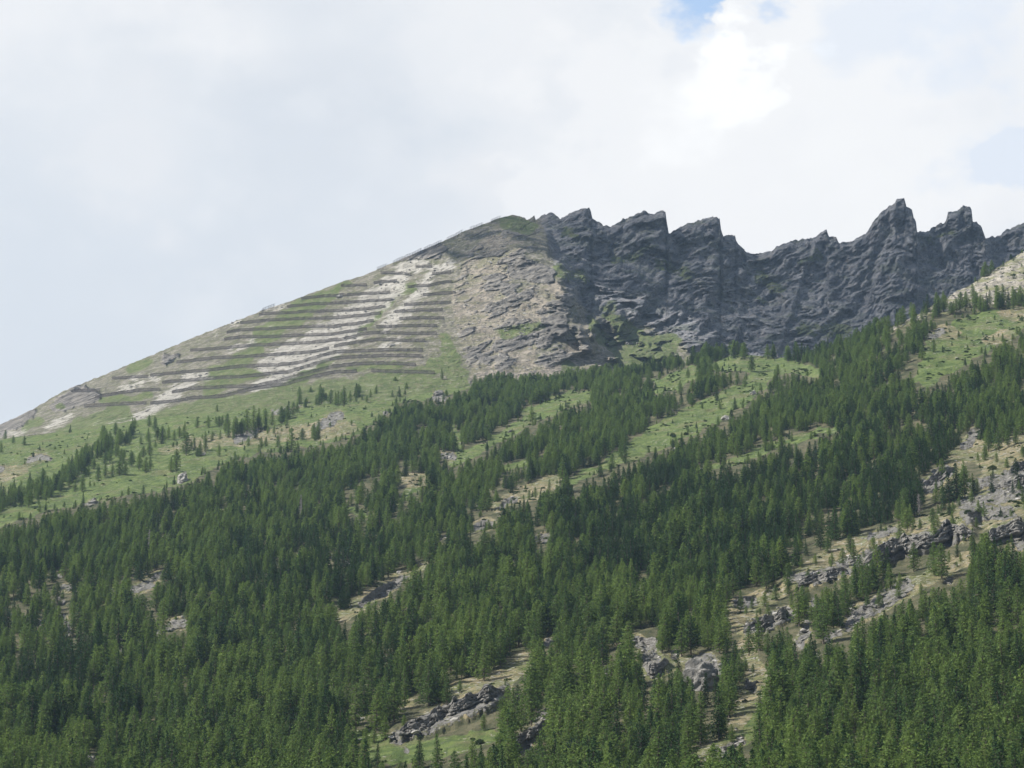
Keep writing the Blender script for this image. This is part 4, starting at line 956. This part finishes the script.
dead(919, 514, 22, 'grey dead tree at the forest edge left of the dry slope')
dead(148, 552, 24, 'left grey dead tree in the upper left forest')
dead(300, 520, 28, 'grey dead tree in the forest below the gravel strip')
dead(178, 555, 20, 'right grey dead tree in the upper left forest')
dead(640, 610, 26, 'thin grey dead tree in the central forest')

# ------------------------------------------------------------------ avalanche barriers
def D(*pts): return [(240 + x / 4.267, 250 + y / 4.267) for x, y in pts]
ROWS = [
    D((600, 95), (700, 98), (730, 105)), D((750, 68), (820, 68)), D((820, 100), (900, 92)), D((570, 138), (670, 130)), D((430, 150), (540, 148)), D((715, 155), (800, 150), (880, 135), (905, 133)),
    D((260, 205), (350, 195), (460, 190), (530, 185), (640, 180)), D((780, 190), (850, 185), (920, 180)), D((200, 240), (300, 230), (460, 222), (560, 215), (650, 210)), D((700, 232), (800, 226), (900, 222)),
    D((80, 272), (200, 266), (300, 260), (420, 258), (520, 252), (620, 240)), D((660, 262), (760, 256), (865, 255)), D((0, 310), (120, 298), (280, 290), (420, 288), (520, 278), (600, 268)), D((680, 292), (780, 288), (870, 290)),
    [(226.6, 332)] + D((0, 340), (150, 333), (300, 325), (400, 325), (500, 312), (570, 300)), D((580, 328), (700, 322), (840, 322)), [(224, 339)] + D((0, 370), (150, 368), (260, 362), (380, 360), (480, 345), (540, 335)),
    D((500, 360), (600, 350), (700, 355), (840, 355)), [(190, 350), (220, 348)] + D((60, 405), (200, 400), (330, 392), (430, 380), (500, 365)), D((400, 410), (480, 395), (600, 380), (700, 385), (790, 385)),
    [(176.5, 362), (216, 357.5)] + D((0, 455), (100, 448), (200, 442), (300, 435), (380, 418)), [(150, 375), (181, 372), (209, 370)] + D((0, 495), (160, 490), (250, 480), (330, 455), (400, 435), (500, 430), (650, 425), (780, 427)),
    [(162, 382), (201, 379), (225, 377)] + D((0, 540), (100, 530), (200, 520), (300, 490), (400, 462), (480, 455), (620, 450), (780, 452)), [(172, 392), (190, 388.5), (225, 386.5)] + D((60, 582), (200, 550), (300, 520), (400, 495), (500, 485), (620, 482), (750, 488)),
    [(150, 403), (178, 400.5), (190, 398), (223, 396), (237, 392), (259, 387.5), (285, 384), (305, 378), (334, 372), (357, 371)], D((560, 515), (700, 518), (830, 522)), [(112, 378), (148, 376)], [(95, 397), (117, 393), (140, 390), (160, 389)],
    [(84, 406), (100, 405), (146, 402.5)], [(74, 390.5), (100, 390)]]
ORD = 'first second third fourth fifth sixth seventh eighth ninth tenth eleventh twelfth thirteenth fourteenth fifteenth sixteenth seventeenth eighteenth'.split()
def barrier(pts, hgt, label, group, tiltback=0.35, skyline=False, off=0.0):
    L = []; 
    us = [p[0] for p in pts]; vs_ = [p[1] for p in pts]
    n = int((us[-1] - us[0]) / 1.15)
    rnd = random.Random(int(us[0] * 7 + vs_[0]))
    bm = bmesh.new(); bp = bmesh.new(); c0 = mount_at(us[0], vs_[0])
    def bar(b, a, c_, w, d):
        dirv = (c_ - a); ln = dirv.length; q = dirv.to_track_quat('Z', 'Y').to_matrix().to_4x4()
        bmesh.ops.create_cube(b, size=1.0, matrix=Matrix.Translation((a + c_) / 2) @ q @ Matrix.Diagonal((w, d, ln, 1)))
    us_s = np.linspace(us[0], us[-1], max(3, int((us[-1] - us[0]) / 3.2) + 1))
    base = []
    for u in us_s:
        p = mount_at(float(u), float(np.interp(u, us, vs_)) + 1.6) - c0; base.append(p + Vector((0, 0, off)))
    lean = Vector((0, tiltback, 1.0)).normalized()
    for k in range(len(base) - 1):
        a, b = base[k], base[k + 1]
        h = hgt * rnd.uniform(0.9, 1.08)
        seg = b - a; m = 3 if not skyline else 2
        for j in range(4):                                   # cross beams
            z = h * (0.22 + 0.25 * j)
            bar(bm, a + lean * z, b + lean * z + seg * 0.0, 1.08 if not skyline else 0.22, 0.25)
        for j in range(m):                                   # uprights and back struts
            q = a + seg * (j / m)
            bar(bp, q - Vector((0, 0, 1.0)), q + lean * h * 1.08, 0.34 if not skyline else 0.3, 0.34)
            if not skyline: bar(bp, q + lean * h * 0.7, q + Vector((0, -h * 0.75, -0.6 * h * 0.5)), 0.2, 0.2)
    me = bpy.data.meshes.new('beams'); bm.to_mesh(me); bm.free(); me.materials.append(M_RACK)
    mp = bpy.data.meshes.new('posts'); bp.to_mesh(mp); bp.free(); mp.materials.append(M_POST if not skyline else M_RACK)
    o = Elink('avalanche_barrier', c0, 0, (1, 1, 1))
    for nm, m_ in (('beams', me), ('posts', mp)):
        c_ = bpy.data.objects.new(nm, m_); COL.objects.link(c_); c_.parent = o
        if nm == 'posts': c_['kind'] = 'stuff'
    P(o, label=label, category='barrier', group=group)
mid = lambda r: (np.mean([p[1] for p in r]))
long_ = []; right_ = []; top_ = []; left_ = []
for r in ROWS:
    if r[-1][0] <= 165: left_.append(r)
    elif r[0][0] >= 350 and r[-1][0] > 425: right_.append(r)
    elif r[0][0] >= 340 and mid(r) < 288: top_.append(r)
    else: long_.append(r)
for lst, wd in ((long_, 'long row of avalanche barriers crossing the left and middle of the slope'), (right_, 'short row of avalanche barriers right of the diagonal grass stripe'), (top_, 'broken barrier row in the pale scree near the summit'), (left_, 'barrier row on the rocky left shoulder')):
    lst.sort(key=mid)
    for i, r in enumerate(lst):
        barrier(r, 4.7, f'{ORD[i]} {wd}, counted from the top' if len(wd.split()) < 12 else f'{ORD[i]} {wd}'.replace(' the left and middle of', ''), 'avalanche barrier rows on the terraced slope')
SKY = [[(377, 270), (387, 266)], [(393, 263), (409, 256.5), (422, 250.5)], [(424, 250), (442, 242)], [(447, 240), (463, 232)], [(470, 229.5), (483, 225)], [(491, 221.5), (501, 218)], [(262, 311), (275, 306)]]
SKYN = ['lowest short', 'second', 'third', 'fourth', 'fifth', 'topmost', 'far left lone']
SKYP = ['on the skyline left of the pale scree', 'on the skyline above the pale scree', 'on the skyline right of the pale scree', 'on the rising skyline below the summit', 'on the skyline close to the summit', 'on the skyline beside the rounded summit', 'on the skyline above the green terraces']
for s_, a_, b_ in zip(SKY, SKYN, SKYP):
    barrier(s_, 5.6, f'{a_} thin snow fence {b_}', 'snow fences on the skyline', 0.05, True, 0.4)
# old wall at the left foot
barrier([(28, 436), (45, 434.5), (62, 433.5)], 3.0, 'low grey barrier at the foot of the left shoulder above the meadow', 'avalanche barrier rows on the terraced slope')

# ------------------------------------------------------------------ a cloud high on the left, whose shadow lies on the jagged wall
t = NT('cloud'); df = t.n('ShaderNodeBsdfDiffuse'); df.inputs[0].default_value = (0.85, 0.85, 0.86, 1); tp = t.n('ShaderNodeBsdfTransparent'); mx = t.n('ShaderNodeMixShader')
mx.inputs[0].default_value = 0.37; t.l(tp.outputs[0], mx.inputs[1]); t.l(df.outputs[0], mx.inputs[2]); t.l(mx.outputs[0], t.out.inputs['Surface']); M_CLOUD = t.m
def cloud(c, dims, seed):
    bm = bmesh.new(); rnd = random.Random(seed)
    bmesh.ops.create_icosphere(bm, subdivisions=5, radius=1.0)
    co = np.array([v.co[:] for v in bm.verts]); n = co / np.linalg.norm(co, axis=1)[:, None]
    k = -0.03 + fbm(co[:, 0] * 1.6 + 5, co[:, 1] * 1.6 + co[:, 2], 4, seed) * 0.16 + np.abs(fbm(co[:, 0] * 5 + co[:, 2], co[:, 1] * 5 + 9, 3, seed + 3)) * 0.18
    co = co + n * k[:, None]
    for v, c_ in zip(bm.verts, co): v.co = (c_[0] * dims[0], c_[1] * dims[1], c_[2] * dims[2])
    me = bpy.data.meshes.new('cloud'); bm.to_mesh(me); bm.free(); me.materials.append(M_CLOUD); me.polygons.foreach_set('use_smooth', np.ones(len(me.polygons), bool))
    o = bpy.data.objects.new('cloud', me); COL.objects.link(o); o.location = c; P(o, kind='structure'); return o
USE_CLOUD = True
if USE_CLOUD:
    e1 = SUN.cross(Vector((0, 0, 1))).normalized(); e2 = SUN.cross(e1)
    cc = e1 * 3690 + e2 * -2090; base_ = SUN * (Vector((450, 4050, 1450)).dot(SUN) + 1500)
    co_ = cloud(cc + base_, (520, 300, 150), 5); ax_ = (e1 * 0.555 - e2 * 0.832); bx_ = (e1 * 0.832 + e2 * 0.555)
    m3 = Matrix((ax_, bx_, ax_.cross(bx_))).transposed(); co_.rotation_euler = m3.to_euler()

# ------------------------------------------------------------------ haze
HAZE = 0.000027
me = bpy.data.meshes.new('haze'); bm = bmesh.new(); bmesh.ops.create_cube(bm, size=1.0); bm.to_mesh(me); bm.free()
hz = bpy.data.objects.new('haze', me); COL.objects.link(hz)
zmax = float(BZ.max()) + 40; zmin = min(float(BZ.min()), float(HZ.min())) - 1
hz.scale = (5200, 6200, zmax - zmin); hz.location = (0, 2500, (zmax + zmin) / 2)
mt = bpy.data.materials.new('haze'); mt.use_nodes = True; nt = mt.node_tree; nt.nodes.clear()
o_ = nt.nodes.new('ShaderNodeOutputMaterial'); pv = nt.nodes.new('ShaderNodeVolumePrincipled')
pv.inputs['Color'].default_value = (0.52, 0.72, 1.0, 1); pv.inputs['Density'].default_value = HAZE; pv.inputs['Anisotropy'].default_value = 0.2
nt.links.new(pv.outputs[0], o_.inputs['Volume']); me.materials.append(mt); P(hz, kind='stuff')

# ------------------------------------------------------------------ sky and sun
w = bpy.data.worlds.new('World'); scene.world = w; w.use_nodes = True; nt = w.node_tree; nt.nodes.clear()
N = nt.nodes.new; L = nt.links.new
out = N('ShaderNodeOutputWorld'); bg = N('ShaderNodeBackground'); sky = N('ShaderNodeTexSky'); sky.sky_type = 'NISHITA'; sky.sun_disc = False
el = math.asin(SUN.z); sky.sun_elevation = el; sky.sun_rotation = math.atan2(SUN.x, SUN.y); sky.altitude = 1500
tc = N('ShaderNodeTexCoord')
def M(op, a, b=0.0, c=None):
    n = N('ShaderNodeMath'); n.operation = op
    for s_, v_ in zip(n.inputs, (a, b, c)):
        if v_ is None: continue
        if isinstance(v_, (int, float)): s_.default_value = v_
        else: L(v_, s_)
    return n.outputs[0]
def cn(scale, detail, rough, off=(0, 0, 0), sc=(1, 1, 1.5), dist=0.0):
    mp = N('ShaderNodeMapping'); L(tc.outputs['Generated'], mp.inputs[0]); mp.inputs['Location'].default_value = off; mp.inputs['Scale'].default_value = sc
    n = N('ShaderNodeTexNoise'); n.inputs['Scale'].default_value = scale; n.inputs['Detail'].default_value = detail; n.inputs['Roughness'].default_value = rough; n.inputs['Distortion'].default_value = dist
    L(mp.outputs[0], n.inputs['Vector']); return n.outputs['Fac']
def dirv(u, v):
    x, y, z = ray(np.float64(u), np.float64(v), 1.0); return Vector((float(x), float(y), float(z))).normalized()
def blob(u, v, r, soft, nz=None, amp=0.0):
    """soft disc of sky round a direction; r and soft in pixels of arc"""
    d = dirv(u, v); n = N('ShaderNodeVectorMath'); n.operation = 'DISTANCE'; L(tc.outputs['Generated'], n.inputs[0]); n.inputs[1].default_value = d
    x = n.outputs['Value']
    if nz is not None: x = M('ADD', x, M('MULTIPLY', M('SUBTRACT', nz, 0.5), amp / F))
    mr = N('ShaderNodeMapRange'); mr.interpolation_type = 'SMOOTHSTEP'; L(x, mr.inputs[0]); mr.inputs[1].default_value = (r + soft) / F; mr.inputs[2].default_value = max(0, r - soft) / F
    return mr.outputs[0]
def cramp(fac, stops):
    r = N('ShaderNodeValToRGB'); L(fac, r.inputs[0]); e = r.color_ramp.elements
    while len(e) < len(stops): e.new(0.5)
    for q_, (p, c_) in zip(e, stops): q_.position = p; q_.color = (c_[0], c_[1], c_[2], 1)
    return r.outputs[0]
def cmix(f, a, b):
    n = N('ShaderNodeMix'); n.data_type = 'RGBA'
    if isinstance(f, (int, float)): n.inputs[0].default_value = f
    else: L(f, n.inputs[0])
    for s_, v_ in ((n.inputs[6], a), (n.inputs[7], b)):
        if isinstance(v_, tuple): s_.default_value = (*v_, 1)
        else: L(v_, s_)
    return n.outputs[2]
nz1 = cn(7, 5, 0.5, (3.1, 0.2, 1.0)); nz2 = cn(26, 6, 0.55, (0, 4, 0)); nz3 = cn(60, 4, 0.5, (2, 2, 2))
K = 1.0                                                     # cloud radiance scale (linear)
grey = (0.68, 0.73, 0.79); white = (0.88, 0.885, 0.895); bright = (1.03, 1.03, 1.02)
body = cmix(cramp(nz1, [(0.40, (0, 0, 0)), (0.60, (1, 1, 1))]), grey, white)
# large soft tones of the cloud deck
def tone(u, v, r, soft, nz, amp, k, col):
    global body
    body = cmix(M('MULTIPLY', blob(u, v, r, soft, nz, amp), k), body, col)
tone(60, 40, 230, 170, nz2, 500, 0.85, (0.87, 0.875, 0.885)); tone(330, 150, 130, 130, nz2, 420, 0.9, (0.70, 0.735, 0.785)); tone(60, 330, 220, 150, nz2, 300, 0.8, (0.665, 0.715, 0.775))
tone(820, 110, 320, 200, nz2, 500, 0.92, (0.92, 0.92, 0.925)); tone(140, 170, 50, 50, nz2, 350, 0.7, (0.84, 0.845, 0.86)); tone(520, 40, 110, 90, nz2, 420, 0.8, (0.88, 0.885, 0.895))
tone(400, 220, 120, 80, nz2, 300, 0.5, (0.74, 0.775, 0.82)); tone(480, 180, 24, 24, nz2, 200, 0.5, (0.86, 0.86, 0.87))
tone(640, 120, 110, 30, nz2, 520, 0.6, (0.93, 0.93, 0.93)); tone(850, 90, 120, 40, nz2, 560, 0.55, (0.95, 0.95, 0.945)); tone(800, 220, 150, 60, nz2, 400, 0.6, (0.93, 0.93, 0.93)); tone(728, 62, 50, 12, nz2, 300, 1.0, bright); tone(700, 92, 40, 30, nz2, 300, 0.6, bright); tone(830, 150, 40, 40, nz2, 300, 0.4, (0.96, 0.96, 0.955))
# holes where the blue sky shows
cover = M('MULTIPLY', blob(706, -2, 44, 22, nz2, 260), M('SUBTRACT', 1.0, blob(744, 42, 34, 7, nz3, 130)))
cover = M('MAXIMUM', cover, M('MULTIPLY', blob(772, 6, 18, 14, nz2, 200), 0.7))
cover = M('MAXIMUM', cover, M('MULTIPLY', blob(885, 0, 40, 40, nz2, 420), 0.22))
cover = M('MAXIMUM', cover, M('MULTIPLY', blob(985, 50, 50, 50, nz2, 500), 0.26))
cover = M('MAXIMUM', cover, M('MULTIPLY', blob(1018, 150, 4, 18, nz2, 260), 0.3))
# away from the mountain the cloud deck breaks up into open sky
away = N('ShaderNodeMapRange'); away.interpolation_type = 'SMOOTHSTEP'; dn = N('ShaderNodeVectorMath'); dn.operation = 'DISTANCE'; L(tc.outputs['Generated'], dn.inputs[0]); dn.inputs[1].default_value = dirv(512, 200)
L(M('ADD', dn.outputs['Value'], M('MULTIPLY', M('SUBTRACT', nz1, 0.5), 1.0)), away.inputs[0]); away.inputs[1].default_value = 0.35; away.inputs[2].default_value = 0.75
cl2 = cramp(cn(3.0, 6, 0.6, (7, 1, 2)), [(0.50, (1, 1, 1)), (0.60, (0, 0, 0))])
cover = M('MAXIMUM', cover, M('MULTIPLY', away.outputs[0], cl2))
BGS = 0.06; EXPO = 2 ** -0.5
sc_ = N('ShaderNodeMix'); sc_.data_type = 'RGBA'; sc_.blend_type = 'MULTIPLY'; sc_.inputs[0].default_value = 1.0; L(body, sc_.inputs[6]); g_ = EXPO / BGS; sc_.inputs[7].default_value = (g_, g_, g_, 1)
hz_ = cmix(0.85, sky.outputs[0], (0.50 * g_, 0.69 * g_, 0.98 * g_))
near = cmix(away.outputs[0], hz_, sky.outputs[0])
final = cmix(cover, sc_.outputs[2], near)
L(final, bg.inputs[0]); bg.inputs[1].default_value = BGS; L(bg.outputs[0], out.inputs[0])
BG = bg
sun = bpy.data.lights.new('sun', 'SUN'); sun.energy = 5.0; sun.angle = R(0.53); sun.color = (1.0, 0.955, 0.88)
so = bpy.data.objects.new('sun', sun); COL.objects.link(so); so.rotation_euler = SUN.to_track_quat('Z', 'Y').to_euler()
scene.view_settings.view_transform = 'Standard'; scene.view_settings.look = 'None'; scene.view_settings.exposure = 0.58; scene.view_settings.gamma = 1.0
cy = scene.cycles
cy.use_denoising = True; cy.max_bounces = 4; cy.diffuse_bounces = 2; cy.transmission_bounces = 2; cy.volume_bounces = 1; cy.transparent_max_bounces = 4
cy.use_adaptive_sampling = True; cy.adaptive_threshold = 0.015
